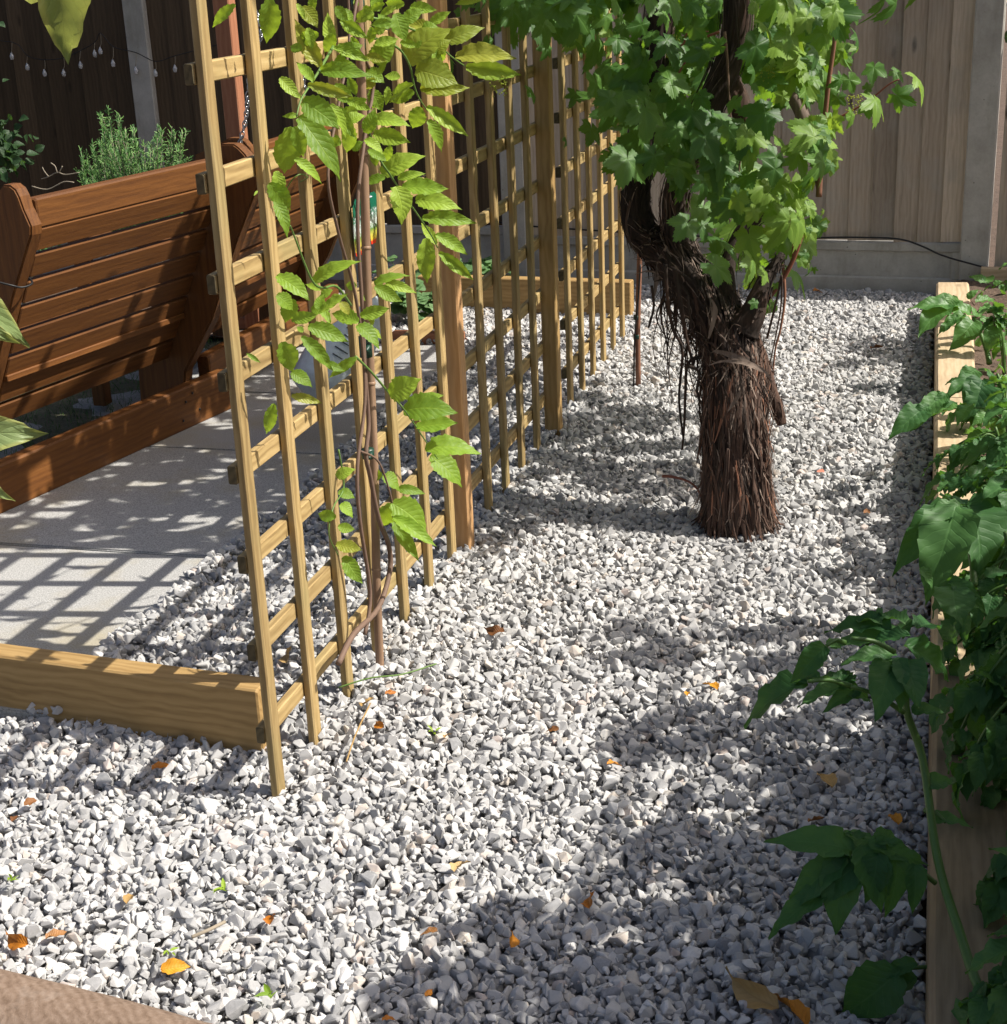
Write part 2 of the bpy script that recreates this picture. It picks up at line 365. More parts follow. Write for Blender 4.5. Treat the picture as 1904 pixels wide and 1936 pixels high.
# ------------------------------------------------------------------ leaf meshes (base at origin, along +Y, length 1, facing +Z)
def leaf_mesh(wid=.42, n=12, serr=.07, fold=.25, droop=.25, wavy=.04, tip=1.0, shape=.8, seed=0, twist=0.0, petiole=False):
    r = random.Random(seed); v, f, uv = [], [], []
    cols = (-1, -.5, 0, .5, 1)
    for i in range(n+1):
        t = i/n
        wdt = wid*(math.sin(math.pi*min(1, t**shape)) ** .85 if 0 < t < 1 else 0.0)
        wdt = max(wdt*(1-.35*max(0, t-.75)*tip*2), .004)
        s = (1+serr*(1 if i % 2 else -1)*r.uniform(.6, 1.4)) if 0 < i < n else 1
        s2 = (1+serr*(1 if i % 2 else -1)*r.uniform(.6, 1.4)) if 0 < i < n else 1
        for c in cols:
            k = c*wdt*(s if c < 0 else s2) if abs(c) == 1 else c*wdt
            z = -droop*t*t*.6 + fold*abs(k) - fold*.5*k*k + wavy*math.sin(t*math.pi*n*.5+c*2.1+seed)*abs(c)
            x = k+.06*math.sin(t*2.2+seed)*t; yy = t - (.035 if (i % 2 and abs(c) == 1) else 0)
            a = twist*t; v.append((x*math.cos(a)-z*math.sin(a), yy, x*math.sin(a)+z*math.cos(a))); uv.append((c, t))
    m = 5
    for i in range(n):
        for c in range(4): f.append((i*m+c, i*m+c+1, i*m+m+c+1, i*m+m+c))
    me = mesh(v, f, True); L = me.uv_layers.new(name='UV')
    for p in me.polygons:
        for li, vi in zip(p.loop_indices, p.vertices): L.data[li].uv = uv[vi]
    return me
def palm_mesh(seed=0, cup=.12, teeth=1.0, deep=1.0):
    """lobed and toothed vine leaf, attached at origin, middle lobe along +Y, length about 1"""
    r = random.Random(seed); N = 78; outl = []
    lobes = [(0, 1.0), (58, .86), (-58, .86), (118, .62), (-118, .62)]
    for i in range(N):
        a = -172+344*i/(N-1); rad = .36
        for la, lr in lobes:
            d = abs(a-la); rad = max(rad, lr*(1-deep*.58*min(1, (d/36.))**1.15)*(1+.07*math.sin(la+seed*1.7)))
        th = (.065 if i % 2 else -.05)*teeth*r.uniform(.5, 1.4)
        if abs(a) > 165: th = 0; rad *= .6
        rad *= 1+th; rad *= 1+.06*math.sin(a*.05+seed)
        outl.append((rad*math.sin(R(a))*.78, rad*math.cos(R(a))*.78))
    v = [(0, 0, 0)]; uv = [(0, 0)]; f = []
    s1, s2 = r.uniform(0, 6), r.uniform(.6, 1.4)
    for ring in (.5, 1.0):
        for i, (x, y) in enumerate(outl):
            X, Y = x*ring, y*ring; rr = math.hypot(X, Y); a = math.atan2(X, Y)
            z = -cup*s2*rr*rr + .055*rr*math.cos(a*5+math.pi)+.05*rr*math.sin(a*2+s1) - .10*max(0, Y)**2
            v.append((X, Y, z)); uv.append((X, Y))
    for i in range(N-1):
        f.append((0, 1+i, 2+i)); f.append((1+i, 1+N+i, 2+N+i, 2+i))
    me = mesh(v, [tuple(reversed(q)) for q in f], True); L = me.uv_layers.new(name='UV')
    for p in me.polygons:
        for li, vi in zip(p.loop_indices, p.vertices): L.data[li].uv = uv[vi]
    return me
def with_mat(me, mat):
    c = me.copy(); c.materials.clear(); c.materials.append(mat); return c
LEAF = {}
WS = [leaf_mesh(.235+.03*(s % 3), 16, .055, .35, .25+.25*(s % 3), .022, 1, .85, s, (s % 3-1)*.25) for s in range(6)]
PS = [leaf_mesh(.29+.04*(s % 3), 12, .045, .4, .4+.35*(s % 3), .05, 1, .72, 20+s, (s % 3-1)*.2) for s in range(6)]
GS = [palm_mesh(s, .25+.1*(s % 3), 1.0, .75+.15*(s % 3)) for s in range(7)]
AS = [palm_mesh(30+s, .2, .3, .45) for s in range(3)]
DS = [leaf_mesh(.24, 10, .04, .9, .5, .05, 1, .8, 40+s, (s-1)*.8) for s in range(4)]
for nm, base in (('wisteria', WS), ('wisteria_y', WS), ('potato', PS), ('potato_y', PS), ('vine', GS), ('vine_y', GS), ('near', PS), ('aqui', AS), ('shrub', WS),
                 ('dead_o', DS), ('dead_b', DS), ('dead_t', DS)):
    LEAF[nm] = [with_mat(b, M[nm]) for b in base]
def leaf_M(base, tip, nrm, wscale=1.0, roll=0.0):
    y = (tip-base); L = y.length; y = y/L; z = (nrm-y*nrm.dot(y))
    if z.length < 1e-3: z = y.orthogonal()
    z.normalize(); x = y.cross(z)
    if roll:
        x, z = x*math.cos(roll)+z*math.sin(roll), z*math.cos(roll)-x*math.sin(roll)
    return Matrix(((x.x*L*wscale, y.x*L, z.x*L, base.x), (x.y*L*wscale, y.y*L, z.y*L, base.y), (x.z*L*wscale, y.z*L, z.z*L, base.z), (0, 0, 0, 1)))
def rv(s=1.0): return Vector((rnd.uniform(-1, 1), rnd.uniform(-1, 1), rnd.uniform(-1, 1)))*s
def add_leaf(kind, base, tip, parent, nrm=None, wscale=1.0, name='leaf', i=None):
    base, tip = Vector(base), Vector(tip)
    if nrm is None: nrm = ((CAM-base).normalized()*.55+Vector((.25, 0, .6))+rv(.35))
    me = LEAF[kind][rnd.randrange(len(LEAF[kind])) if i is None else i]
    return put(name, me, None, parent, leaf_M(base, tip, nrm, wscale))
def leaves_geo(items, kind_meshes):
    """many leaves joined in one mesh: items = [(matrix)]"""
    src = []
    for me in kind_meshes:
        co = np.empty(len(me.vertices)*3); me.vertices.foreach_get('co', co)
        src.append((co.reshape(-1, 3), [tuple(p.vertices) for p in me.polygons], [tuple(l.uv) for l in me.uv_layers[0].data]))
    V, F, UVs = [], [], []; b = 0
    for k, Mx in enumerate(items):
        co, fs, uvs = src[k % len(src)]; m = np.array(Mx)
        V.append(co@m[:3, :3].T+m[:3, 3]); F += [tuple(b+i for i in q) for q in fs]; UVs += uvs; b += len(co)
    me = bpy.data.meshes.new('m'); me.from_pydata(np.concatenate(V).tolist(), [], F)
    me.polygons.foreach_set('use_smooth', [True]*len(me.polygons))
    L = me.uv_layers.new(name='UV'); L.data.foreach_set('uv', np.array(UVs).ravel()); me.update(); return me
SIMPLE = [leaf_mesh(.26, 4, .0, .4, .3, .02, 1, .85, 70+s) for s in range(3)]
SIMPLEW = [leaf_mesh(.40, 5, .0, .4, .3, .03, 1, .8, 75+s) for s in range(3)]

# ------------------------------------------------------------------ ground sheets
def gz(x, y):                                             # level of the gravel surface
    z = -.022*min(1, max(0, (.45-y)/.45)) + .006*mnoise.noise(Vector((x*2.3, y*2.3, 0)))
    return z
def fy(x): return 4.507+.07*(1.2-x)
def sheet(x0, x1, y0, y1, z): return mesh([(x0, y0, z), (x1, y0, z), (x1, y1, z), (x0, y1, z)], [(0, 1, 2, 3)])
struct('ground', sheet(-60, 60, -60, 60, -.075), M['soil'])
def grid(x0, x1, y0, y1, nx, ny, fz):
    v = [(x0+(x1-x0)*i/nx, y0+(y1-y0)*j/ny, fz(x0+(x1-x0)*i/nx, y0+(y1-y0)*j/ny)) for j in range(ny+1) for i in range(nx+1)]
    f = [(j*(nx+1)+i, j*(nx+1)+i+1, (j+1)*(nx+1)+i+1, (j+1)*(nx+1)+i) for j in range(ny) for i in range(nx)]
    return mesh(v, f, True)
struct('gravel_base', grid(-3.4, 1.19, -1.25, 4.6, 40, 50, lambda x, y: gz(x, y)-.021), M['under'])
struct('bed_soil', grid(1.30, 3.2, -2.2, 4.42, 60, 160, lambda x, y: .075+.03*mnoise.noise(Vector((x*6, y*6, 0)))+.015*mnoise.noise(Vector((x*22, y*22, 3)))), M['soil'])
struct('lawn', grid(-5.5, -1.60, .5, 3.9, 40, 40, lambda x, y: -.02+.02*mnoise.noise(Vector((x*5, y*5, 0)))), M['lawn'])
struct('back_soil', grid(-5.5, -1.42, 3.4, 4.62, 40, 20, lambda x, y: .0+.03*mnoise.noise(Vector((x*5, y*5, 0)))), M['soil'])

# paving: four big slabs
patio = bpy.data.objects.new('patio', None); link(patio); patio.location = (-1.1, 1.8, 0); MW[patio] = Matrix.Translation((-1.1, 1.8, 0)); patio['kind'] = 'structure'
ys = [.17, 1.068, 1.955, 2.62, 3.385]
for i in range(4):
    bm = bmesh.new(); v, f = box_geo(-1.575, -.575, ys[i]+.005, ys[i+1]-.005, -.04, .001*i % .002)
    vv = [bm.verts.new(p) for p in v]; [bm.faces.new([vv[k] for k in q]) for q in f]
    bmesh.ops.bevel(bm, geom=[e for e in bm.edges], offset=.004, segments=2, affect='EDGES'); me = bpy.data.meshes.new('m'); bm.to_mesh(me); bm.free()
    put('paving_slab', me, M['slab'], patio)

# ------------------------------------------------------------------ gravel: real stones, instanced by geometry nodes
def stone_mesh(seed):
    r = random.Random(seed); bm = bmesh.new()
    e = (r.uniform(.85, 1.25), r.uniform(.65, 1.0), r.uniform(.5, .85))
    for _ in range(r.randint(9, 12)):
        d = Vector((r.gauss(0, 1), r.gauss(0, 1), r.gauss(0, 1))).normalized()*r.uniform(.86, 1.1)
        bm.verts.new((d.x*e[0]*.5, d.y*e[1]*.5, d.z*e[2]*.5))
    bmesh.ops.convex_hull(bm, input=bm.verts); loose = [v for v in bm.verts if not v.link_faces]
    bmesh.ops.delete(bm, geom=loose, context='VERTS')
    bmesh.ops.bevel(bm, geom=[x for x in bm.edges if x.calc_face_angle(0) > .35], offset=.035, segments=1, affect='EDGES')
    me = bpy.data.meshes.new('stone'); bm.to_mesh(me); bm.free(); me.materials.append(M['stone']); return me
stone_col = bpy.data.collections.new('stones')
for s in range(26): stone_col.objects.link(bpy.data.objects.new('stone', stone_mesh(s)))
def gravel_ok(x, y):
    if x > 1.205 or y > fy(x)-.012: return False
    if y < -.642-.128*(x+.18) and x < .5: return False
    if y < .155: return True
    if y < 3.385:
        ed = -.60-.05*max(0, min(1, (1.4-y)/1.2))+.045*mnoise.noise(Vector((y*5.5, 1.3, 0)))+.02*mnoise.noise(Vector((y*21, 1.3, 0)))
        return x > ed
    return x > -1.46+.05*mnoise.noise(Vector((y*8, 0, 0)))
npr = np.random.RandomState(3)
P, ROT, SCL, TINT = [], [], [], []
def layer(pitch, smin, smax, dz, zr, jit=.5, prob=1.0, y1=4.75, y0=-.98, grow=True):
    yv = y0
    while yv < y1:
        g = 1.0 if not grow else (1+.0*yv)
        xv = -2.9 if yv < .155 else -1.6
        while xv < 1.22:
            x = xv+npr.uniform(-jit, jit)*pitch; y = yv+npr.uniform(-jit, jit)*pitch
            if npr.rand() < prob and gravel_ok(x, y):
                s = smin+(smax-smin)*npr.rand()**1.7
                edge = 0.004*npr.rand() if x < -.5 and y > .17 else 0
                base = gz(x, y) if not (y > .17 and x < -.57) else .012
                P.append((x, y, base+dz+npr.uniform(-zr, zr)+edge)); SCL.append(s*g)
                ROT.append((npr.normal(0, .72)+(3.1416 if npr.rand() < .5 else 0), npr.normal(0, .72), npr.uniform(0, 6.28))); TINT.append(npr.rand())
            xv += pitch
        yv += pitch
layer(.0190, .022, .036, -.014, .003)
layer(.0185, .022, .042, -.003, .0050)
layer(.050, .030, .047, .004, .004, prob=.45)
layer(.020, .010, .022, .000, .005, prob=.7)
N = len(P)
gm = bpy.data.meshes.new('gravel_points'); gm.vertices.add(N); gm.vertices.foreach_set('co', np.array(P).ravel())
a = gm.attributes.new('rot', 'FLOAT_VECTOR', 'POINT'); a.data.foreach_set('vector', np.array(ROT).ravel())
a = gm.attributes.new('scl', 'FLOAT', 'POINT'); a.data.foreach_set('value', np.array(SCL))
a = gm.attributes.new('tint', 'FLOAT', 'POINT'); a.data.foreach_set('value', np.array(TINT))
gravel = struct('gravel', gm, M['stone'], kind='stuff')
gravel['label'] = 'pale grey crushed limestone gravel covering the ground between trellis and raised bed'
ng = bpy.data.node_groups.new('scatter_stones', 'GeometryNodeTree')
ng.interface.new_socket('Geometry', in_out='INPUT', socket_type='NodeSocketGeometry'); ng.interface.new_socket('Geometry', in_out='OUTPUT', socket_type='NodeSocketGeometry')
gi = ng.nodes.new('NodeGroupInput'); go = ng.nodes.new('NodeGroupOutput'); iop = ng.nodes.new('GeometryNodeInstanceOnPoints')
ci = ng.nodes.new('GeometryNodeCollectionInfo'); ci.inputs['Collection'].default_value = stone_col; ci.inputs['Separate Children'].default_value = True; ci.inputs['Reset Children'].default_value = True
def named(nm, typ):
    q = ng.nodes.new('GeometryNodeInputNamedAttribute'); q.data_type = typ; q.inputs['Name'].default_value = nm
    return [o for o in q.outputs if o.enabled and o.name == 'Attribute'][0]
e2r = ng.nodes.new('FunctionNodeEulerToRotation')
ng.links.new(gi.outputs[0], iop.inputs['Points']); ng.links.new(ci.outputs[0], iop.inputs['Instance']); iop.inputs['Pick Instance'].default_value = True
ng.links.new(named('rot', 'FLOAT_VECTOR'), e2r.inputs[0]); ng.links.new(e2r.outputs[0], iop.inputs['Rotation'])
ng.links.new(named('scl', 'FLOAT'), iop.inputs['Scale'])
ri = ng.nodes.new('FunctionNodeRandomValue'); ri.data_type = 'INT'
for s_ in ri.inputs:
    if s_.enabled and s_.name == 'Max': s_.default_value = 25
    if s_.enabled and s_.name == 'Min': s_.default_value = 0
ng.links.new([o for o in ri.outputs if o.enabled][0], iop.inputs['Instance Index']); ng.links.new(iop.outputs[0], go.inputs[0])
gmod = gravel.modifiers.new('scatter', 'NODES'); gmod.node_group = ng

# ------------------------------------------------------------------ fence
FDIR = Vector((1, -.07, 0)).normalized(); FN = Vector((-.07, -1, 0)).normalized()
def fpt(x, z, out=0.0): return Vector((x, fy(x), z))+FN*out
post_x = [(-2.61, 'third concrete fence post from the right, behind the benches', 1), (-.70, 'middle concrete fence post seen through the far trellis', 1), (1.374, 'concrete fence post at the end of the raised bed', 1), (-4.5, 'leftmost concrete fence post in deep shade', 1)]
for x, lab, _ in post_x:
    t = empty('concrete_post', fpt(x, 0), lab, 'fence post', 'concrete posts of the back fence')
    v, f = bar_geo(2.3, .118, .10, .006, -.1)
    put('shaft', mesh(v, f), M['concrete'], t, frame_M(fpt(x, 0, -.0), fpt(x, 1, 0), FDIR))
def gravel_board(x0, x1, top, lab, bot=-.06):
    t = empty('gravel_board', fpt((x0+x1)/2, 0), lab, 'concrete board', 'concrete boards under the back fence')
    L = (fpt(x1, 0)-fpt(x0, 0)).length
    Mx = Matrix(((FDIR.x, -FN.x, 0, fpt(x0, 0).x), (FDIR.y, -FN.y, 0, fpt(x0, 0).y), (0, 0, 1, 0), (0, 0, 0, 1)))
    mb = MB(); mb.add(*box_geo(.0, L, -.006, .02, bot, top))
    put('panel', mb.build(), M['concrete'], t, Mx)
    for nm, (a0, a1, b0, b1) in {'top_rim': (0, L, top-.042, top+.001), 'bottom_rim': (0, L, bot-.001, .068), }.items():
        bm = bmesh.new(); v, f = box_geo(a0+.001, a1-.001, -.020, .018, b0, b1); vv = [bm.verts.new(p) for p in v]; [bm.faces.new([vv[k] for k in q]) for q in f]
        bmesh.ops.bevel(bm, geom=list(bm.edges), offset=.006, segments=1, affect='EDGES'); me = bpy.data.meshes.new('m'); bm.to_mesh(me); bm.free()
        put(nm, me, M['concrete'], t, Mx)
    for a0 in (.001, L-.05):
        mb = MB(); mb.add(*box_geo(a0+.001, a0+.048, -.0185, .017, .066, top-.040)); put('side_rim', mb.build(), M['concrete'], t, Mx)
def panel(x0, x1, z0, z1, mat, lab, pitch=.1, rail=False):
    t = empty('fence_panel', fpt((x0+x1)/2, z0), lab, 'fence panel', 'timber panels of the back fence')
    n = max(1, round((x1-x0)/pitch)); p = (x1-x0)/n
    for i in range(n):                                   # feather-edge boards, overlapping
        xa = x0+i*p-.002; xb = x0+(i+1)*p+.010
        dz = rnd.uniform(-.004, .004)
        ta, tb = .006+rnd.uniform(0, .002), .016+rnd.uniform(0, .004)
        q = [fpt(xb, 0, 0), fpt(xb, 0, ta), fpt(xa, 0, tb), fpt(xa, 0, 0)]
        o = q[0]; M0 = Matrix.Translation(Vector((o.x, o.y, z0+dz)))
        v, f = prism([(a.x-o.x, a.y-o.y, 0) for a in q], (0, 0, z1-z0)); put('board', mesh(v, f), mat, t, M0)
    if rail:
        bar('capping_rail', fpt(x0, z1+.012, .0), fpt(x1, z1+.012, .0), .05, .03, M['fence_pale'], t, FN)
    bar('back_rail', fpt(x0, z0+.3, -.03), fpt(x1, z0+.3, -.03), .03, .05, mat, t, FN)
gravel_board(-.64, 1.33, .222, 'concrete gravel board between the vine trunk and the raised bed post')
gravel_board(-2.55, -.76, .262, 'concrete gravel board behind the trellis and low green plants')
gravel_board(-4.44, -2.67, .30, 'leftmost concrete gravel board behind the rosemary bush')
gravel_board(1.46, 3.3, .09, 'low concrete gravel board behind the raised bed')
panel(-.64, 1.33, .226, 2.1, M['fence_pale'], 'pale weathered fence panel behind the gnarled vine')
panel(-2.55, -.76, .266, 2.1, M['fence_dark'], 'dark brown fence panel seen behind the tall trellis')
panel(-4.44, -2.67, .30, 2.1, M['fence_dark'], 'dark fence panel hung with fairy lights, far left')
panel(1.46, 3.3, .094, 1.10, M['fence_pale'], 'lower fence panel with capping rail at the right edge', .16, True)

# ------------------------------------------------------------------ trellis
S, H, ZH = .195, .17182, .108
lath_y = [i*S for i in range(7)]+[1.337+i*S for i in range(6)]+[2.608+i*S for i in range(6)]
def trellis(ysl, lab, bottoms):
    t = empty('trellis', (0, ysl[0], 0), lab, 'trellis', 'square lattice panels in a row')
    for y, zb in zip(ysl, bottoms):
        bar('lath', (0, y, zb), (0+rnd.uniform(-.004, .004), y+rnd.uniform(-.004, .004), 1.84), .017, .034, M['trellis'], t, ch=.003, wob=.0012)
    for j in range(11):
        z = ZH+j*H
        if z > 1.83: break
        bar('rung', (-.0175, ysl[0]-.0185, z+rnd.uniform(-.003, .003)), (-.0175, ysl[-1]+.022, z+rnd.uniform(-.003, .003)), .017, .034, M['trellis'], t, ch=.002, zend=.002)
    for me_ in {c.data for c in t.children if c.name.startswith('rung')}:
        if len(me_.materials) < 2: me_.materials.append(M['end_shade'])
        for p_ in me_.polygons: p_.material_index = 1 if abs(p_.normal.z) > .5 else 0
zb = lambda y: gz(0, y)-.02
trellis(lath_y[:7], 'nearest trellis panel with the leafy climber and cane in front', [-.045]+[zb(y) for y in lath_y[1:7]])
trellis(lath_y[7:13], 'middle trellis panel between the two square posts', [zb(y) for y in lath_y[7:13]])
trellis(lath_y[13:], 'farthest trellis panel behind the vine trunk', [zb(y)+.01 for y in lath_y[13:]])
for (x, y, wd, lab) in ((.012, 1.247, .046, 'bright orange brown square post between near and middle trellis'), (.012, 2.30, .050, 'shaded brown square post between middle and far trellis')):
    t = empty('square_post', (x, y, 0), lab, 'post', 'square posts of the trellis')
    bar('shaft', (x, y, -.03), (x, y, 1.9), wd, wd, M['post'] if y < 2 else M['beam'], t, ch=.004)
    bar('cap', (x, y, 1.9), (x, y, 1.92), wd+.02, wd+.02, M['post'], t)
# low timber beams across the gravel
def thing_bar(name, p0, p1, wx, wy, mat, xh, lab, cat, group=None, **k):
    o = bar(name, p0, p1, wx, wy, mat, None, xh, **k); return tag(o, lab, cat, group)
thing_bar('timber_beam', (-.085, .160, .037), (-2.2, .345, .037), .168, .060, M['beam'], (0, 0, 1), 'low timber beam across the gravel at the near end of the trellis', 'beam', ch=.004)
thing_bar('timber_beam', (-.03, 3.97, .075), (-1.0, 4.04, .075), .15, .06, M['beam'], (0, 0, 1), 'low timber beam in front of the back fence beyond the trellis', 'beam', ch=.004)
# stained frame posts behind the benches
for (x, y, lab) in ((-.672, 3.42, 'thin stained frame post standing at the far end of the paving'), (-1.62, 3.62, 'pinkish brown frame post rising behind the bench backs')):
    t = empty('frame_post', (x, y, 0), lab, 'post', 'stained posts of the seat frame')
    bar('shaft', (x, y, 0), (x, y, 2.1), .07, .07, M['pergola'], t, ch=.004)
    bar('foot', (x+.05, y, .02), (x-.25, y, .02), .05, .05, M['pergola'], t, xhint=(0, 1, 0))

# ------------------------------------------------------------------ slatted benches seen from behind
def bench(O, e, xs, length, lab, proud=(0.0, .12), nsl=8, cable=False):
    """O: foot of near end (x at z=.82 = xs), e: unit direction along the back"""
    e = Vector(e).normalized(); n = Vector((e.y, -e.x, 0))          # n points towards the trellis
    t = empty('garden_bench', (O[0], O[1], 0), lab, 'bench', 'slatted stained benches behind the trellis')
    def P_(u, d, z): return Vector((O[0], O[1], 0))+e*u+n*(xs+d)+Vector((0, 0, z))
    def lean(z): return -.5*(.82-z)
    # top rail
    bar('top_rail', P_(.02, -.026, .853), P_(length-.01, -.026, .853), .082, .045, M['bench'], t, (0, 0, 1), ch=.005)
    for k in range(nsl):
        z = .781-k*.0772
        up = Vector((0, 0, 1))+n*.5
        bar('slat', P_(.03, lean(z)-.012, z), P_(length-.03, lean(z)-.012+rnd.uniform(-.002, .002), z), .0745, .018, M['bench'], t, up, ch=.004)
    for q, (u, pr) in enumerate(((0.0, proud[0]), (length, proud[1]))):
        prof = [(-.42-.05, .0), (-.36+pr*.6, .0), (-.335+pr*.7, .16), (-.235+pr, .35), (-.10+pr, .62), (.002+pr, .80), (.006+pr, .825), (-.012+pr, .87), (-.022+pr*.9, .905), (-.032+pr*.8, .925), (-.05+pr*.8, .936), (-.075+pr*.6, .936), (-.11, .90), (-.17, .74), (-.26, .56), (-.40, .33), (-.46, .15)]
        poly = [P_(u-.024, a, b) for a, b in prof]; v, f = prism(poly, e*.048)
        bm = bmesh.new(); vv = [bm.verts.new(p) for p in v]; [bm.faces.new([vv[k] for k in qq]) for qq in f]
        bmesh.ops.recalc_face_normals(bm, faces=bm.faces)
        bmesh.ops.bevel(bm, geom=[x for x in bm.edges if x.calc_face_angle(0) > .9], offset=.005, segments=2, affect='EDGES')
        me = bpy.data.meshes.new('m'); c = P_(u, -.2, .45)
        bmesh.ops.translate(bm, vec=-c, verts=bm.verts); bm.to_mesh(me); bm.free()
        put('end_frame', me, M['bench'], t, Matrix.Translation(c))
        bar('arm_rest', P_(u, -.12, .60), P_(u, -.70, .60), .05, .03, M['bench'], t, (e.x, e.y, 0))
        bar('front_leg', P_(u, -.66, .0), P_(u, -.66, .585), .05, .05, M['bench'], t)
    for k in range(6):
        bar('seat_slat', P_(.03, -.25-.075*k, .36), P_(length-.03, -.25-.075*k, .36), .06, .02, M['bench'], t, n)
    return t, P_
e1 = Vector((.19, .98, 0)).normalized(); n1 = Vector((e1.y, -e1.x, 0))
bA, PA = bench((-1.22-.0, 1.385), e1, 0.0, .915, 'nearest slatted bench back with rounded end post, red brown stain')
bar('lower_rail', PA(-.75, -.195, .07), PA(1.02, -.185, .07), .145, .05, M['bench'], bA, (0, 0, 1), ch=.006)
for (uu, zz) in ((.80, .115), (.76, .095), (.735, .035), (.83, .05)):
    s0 = PA(uu, -.160, zz); put('screw', tube([s0, s0+n1*.002], .0045, 8, 1), M['black'], bA)
bB, PB = bench((-1.06, 2.44), (.02, 1, 0), 0.0, .98, 'farther slatted bench back partly hidden by the climber', (.06, .10))
bar('lower_rail', PB(-.03, -.22, .12), PB(1.2, -.22, .12), .14, .05, M['bench'], bB, (0, 0, 1), ch=.006)
# cable looped round the near end frame
c0 = PA(0, 0, .655)
pts = [PA(-.36, -.12, .76), PA(-.16, -.11, .71), PA(-.05, -.085, .665), PA(-.02, -.062, .652), PA(.022, -.062, .657), PA(.033, -.10, .675), PA(.036, -.16, .69)]
tag(put('cable_loop', tube(pts, .0032, 6, 6), M['black']), 'thin grey cable looped round the bench end post', 'cable')

# chains by which the seats hang
M['chain'] = plain('bright_steel_chain', (.45, .46, .48), .3, .6, .9)
def chain(pts, Y, n, lab):
    P3 = [at(*px('A', x, y), 'y', Y) for x, y in pts]; C, r_ = smooth_path(P3, [1]*len(P3), 12); t = empty('hanging_chain', P3[-1], lab, 'chain', 'steel chains of the benches')
    ring = []
    for k in range(9): a = 2*math.pi*k/8; ring.append(Vector((math.cos(a)*.007, 0, math.sin(a)*.013)))
    v, f = tube_geo(ring, [.0022]*9, 6, 2, cap=False); me = mesh(v, f, True); me.materials.append(M['chain'])
    for k in range(n):
        q = C[int(k*(len(C)-1)/(n-1))]; nx = C[min(len(C)-1, int(k*(len(C)-1)/(n-1))+1)]; pv = C[max(0, int(k*(len(C)-1)/(n-1))-1)]
        d = (nx-pv).normalized(); qt = d.to_track_quat('Z', 'Y').to_matrix().to_4x4(); put('link', me, None, t, Matrix.Translation(q)@qt@Matrix.Rotation(1.57*(k % 2), 4, 'Z'))
chain([(735, 560), (710, 860), (690, 1080), (640, 1290)], 2.35, 16, 'thin steel chain reaching the nearest bench end by the trellis')
chain([(790, 120), (830, 300), (795, 420), (792, 560), (795, 760)], 2.30, 16, 'steel chain hanging behind the second lath of the near trellis')
chain([(1135, 200), (1180, 420), (1205, 560), (1215, 720), (1220, 900)], 2.45, 16, 'steel chain glinting behind the climber leaves')
# ------------------------------------------------------------------ raised bed edge and front log
t = empty('raised_bed_edge', (1.27, 1.8, 0), 'pale timber sleepers edging the raised vegetable bed', 'sleeper edge')
yy = -1.5
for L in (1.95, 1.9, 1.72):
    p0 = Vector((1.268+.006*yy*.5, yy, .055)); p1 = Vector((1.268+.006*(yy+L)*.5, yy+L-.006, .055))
    bar('sleeper', p0, p1, .126, .17, M['sleeper_dark'] if yy < -1 else M['sleeper'], t, (1, 0, 0), ch=.008, wob=.003); yy += L
bar('board', (1.40, 4.40, .06), (3.2, 4.28, .06), .05, .15, M['sleeper'], t, (0, 1, 0))
disp = lambda s, a, p: .05*mnoise.noise(Vector((p.x*5, p.y*5, a*.7)))+.02*mnoise.noise(Vector((p.x*30, a*3, 1)))
q0, q1 = Vector((-1.3, -.590, -.030)), Vector((.9, -.872, -.045))
me = tube([q0.lerp(q1, i/8) for i in range(9)], [.098]*9, 28, 8, disp)
o = put('log_edging', me, M['log'], None, Matrix.Identity(4)); tag(o, 'weathered brown half round log edging in the bottom left corner', 'log')

# ------------------------------------------------------------------ fence cable and fairy lights
def thing_tube(name, pts, rad, mat, lab, cat, n=6, sub=6, group=None):
    return tag(put(name, tube(pts, rad, n, sub), mat), lab, cat, group)
cab = [(930, 418, .03), (1010, 428, .03), (1200, 440, .03), (1400, 450, .03), (1500, 452, .032), (1560, 449, .035), (1640, 449, .035), (1700, 452, .04), (1740, 464, .06), (1780, 482, .075), (1830, 497, .07), (1904, 515, .05), (1960, 520, .04)]
def on_fence(u, v, out=.0):
    p = at(u, v, 'y', fy(0))
    for _ in range(6): p = at(u, v, 'y', fy(p.x)-out)
    return p
thing_tube('cable', [on_fence(u, v, o_) for u, v, o_ in cab], .0042, M['black'], 'black cable running along the foot of the fence to the right', 'cable')
bulbs = [(68, 325), (155, 385), (252, 420), (360, 420), (455, 375), (535, 310), (567, 295), (638, 365), (767, 405), (877, 420), (987, 395)]
fl = empty('fairy_lights', on_fence(200, 120, .06), 'string of small clear fairy lights hanging on the dark fence', 'fairy lights')
wire = [on_fence(*px('F', x, y-rnd.uniform(70, 110)), .07) for x, y in bulbs]
put('wire', tube([wire[0]+Vector((-.3, 0, .02))]+wire+[wire[-1]+Vector((.25, 0, .05))], .0022, 5, 4), M['black'], fl)
for (x, y), w0 in zip(bulbs, wire):
    b = on_fence(*px('F', x, y), .07)
    put('bulb', tube([b+Vector((0, 0, .026)), b+Vector((0, 0, .02)), b+Vector((0, 0, .008)), b+Vector((0, 0, -.006)), b+Vector((0, 0, -.011))], [.003, .005, .011, .009, .002], 10, 3), M['bulb'], fl)
    put('bulb_lead', tube([w0, w0.lerp(b, .5)+rv(.004), b+Vector((0, 0, .026))], .0014, 5, 3), M['twig'], fl)

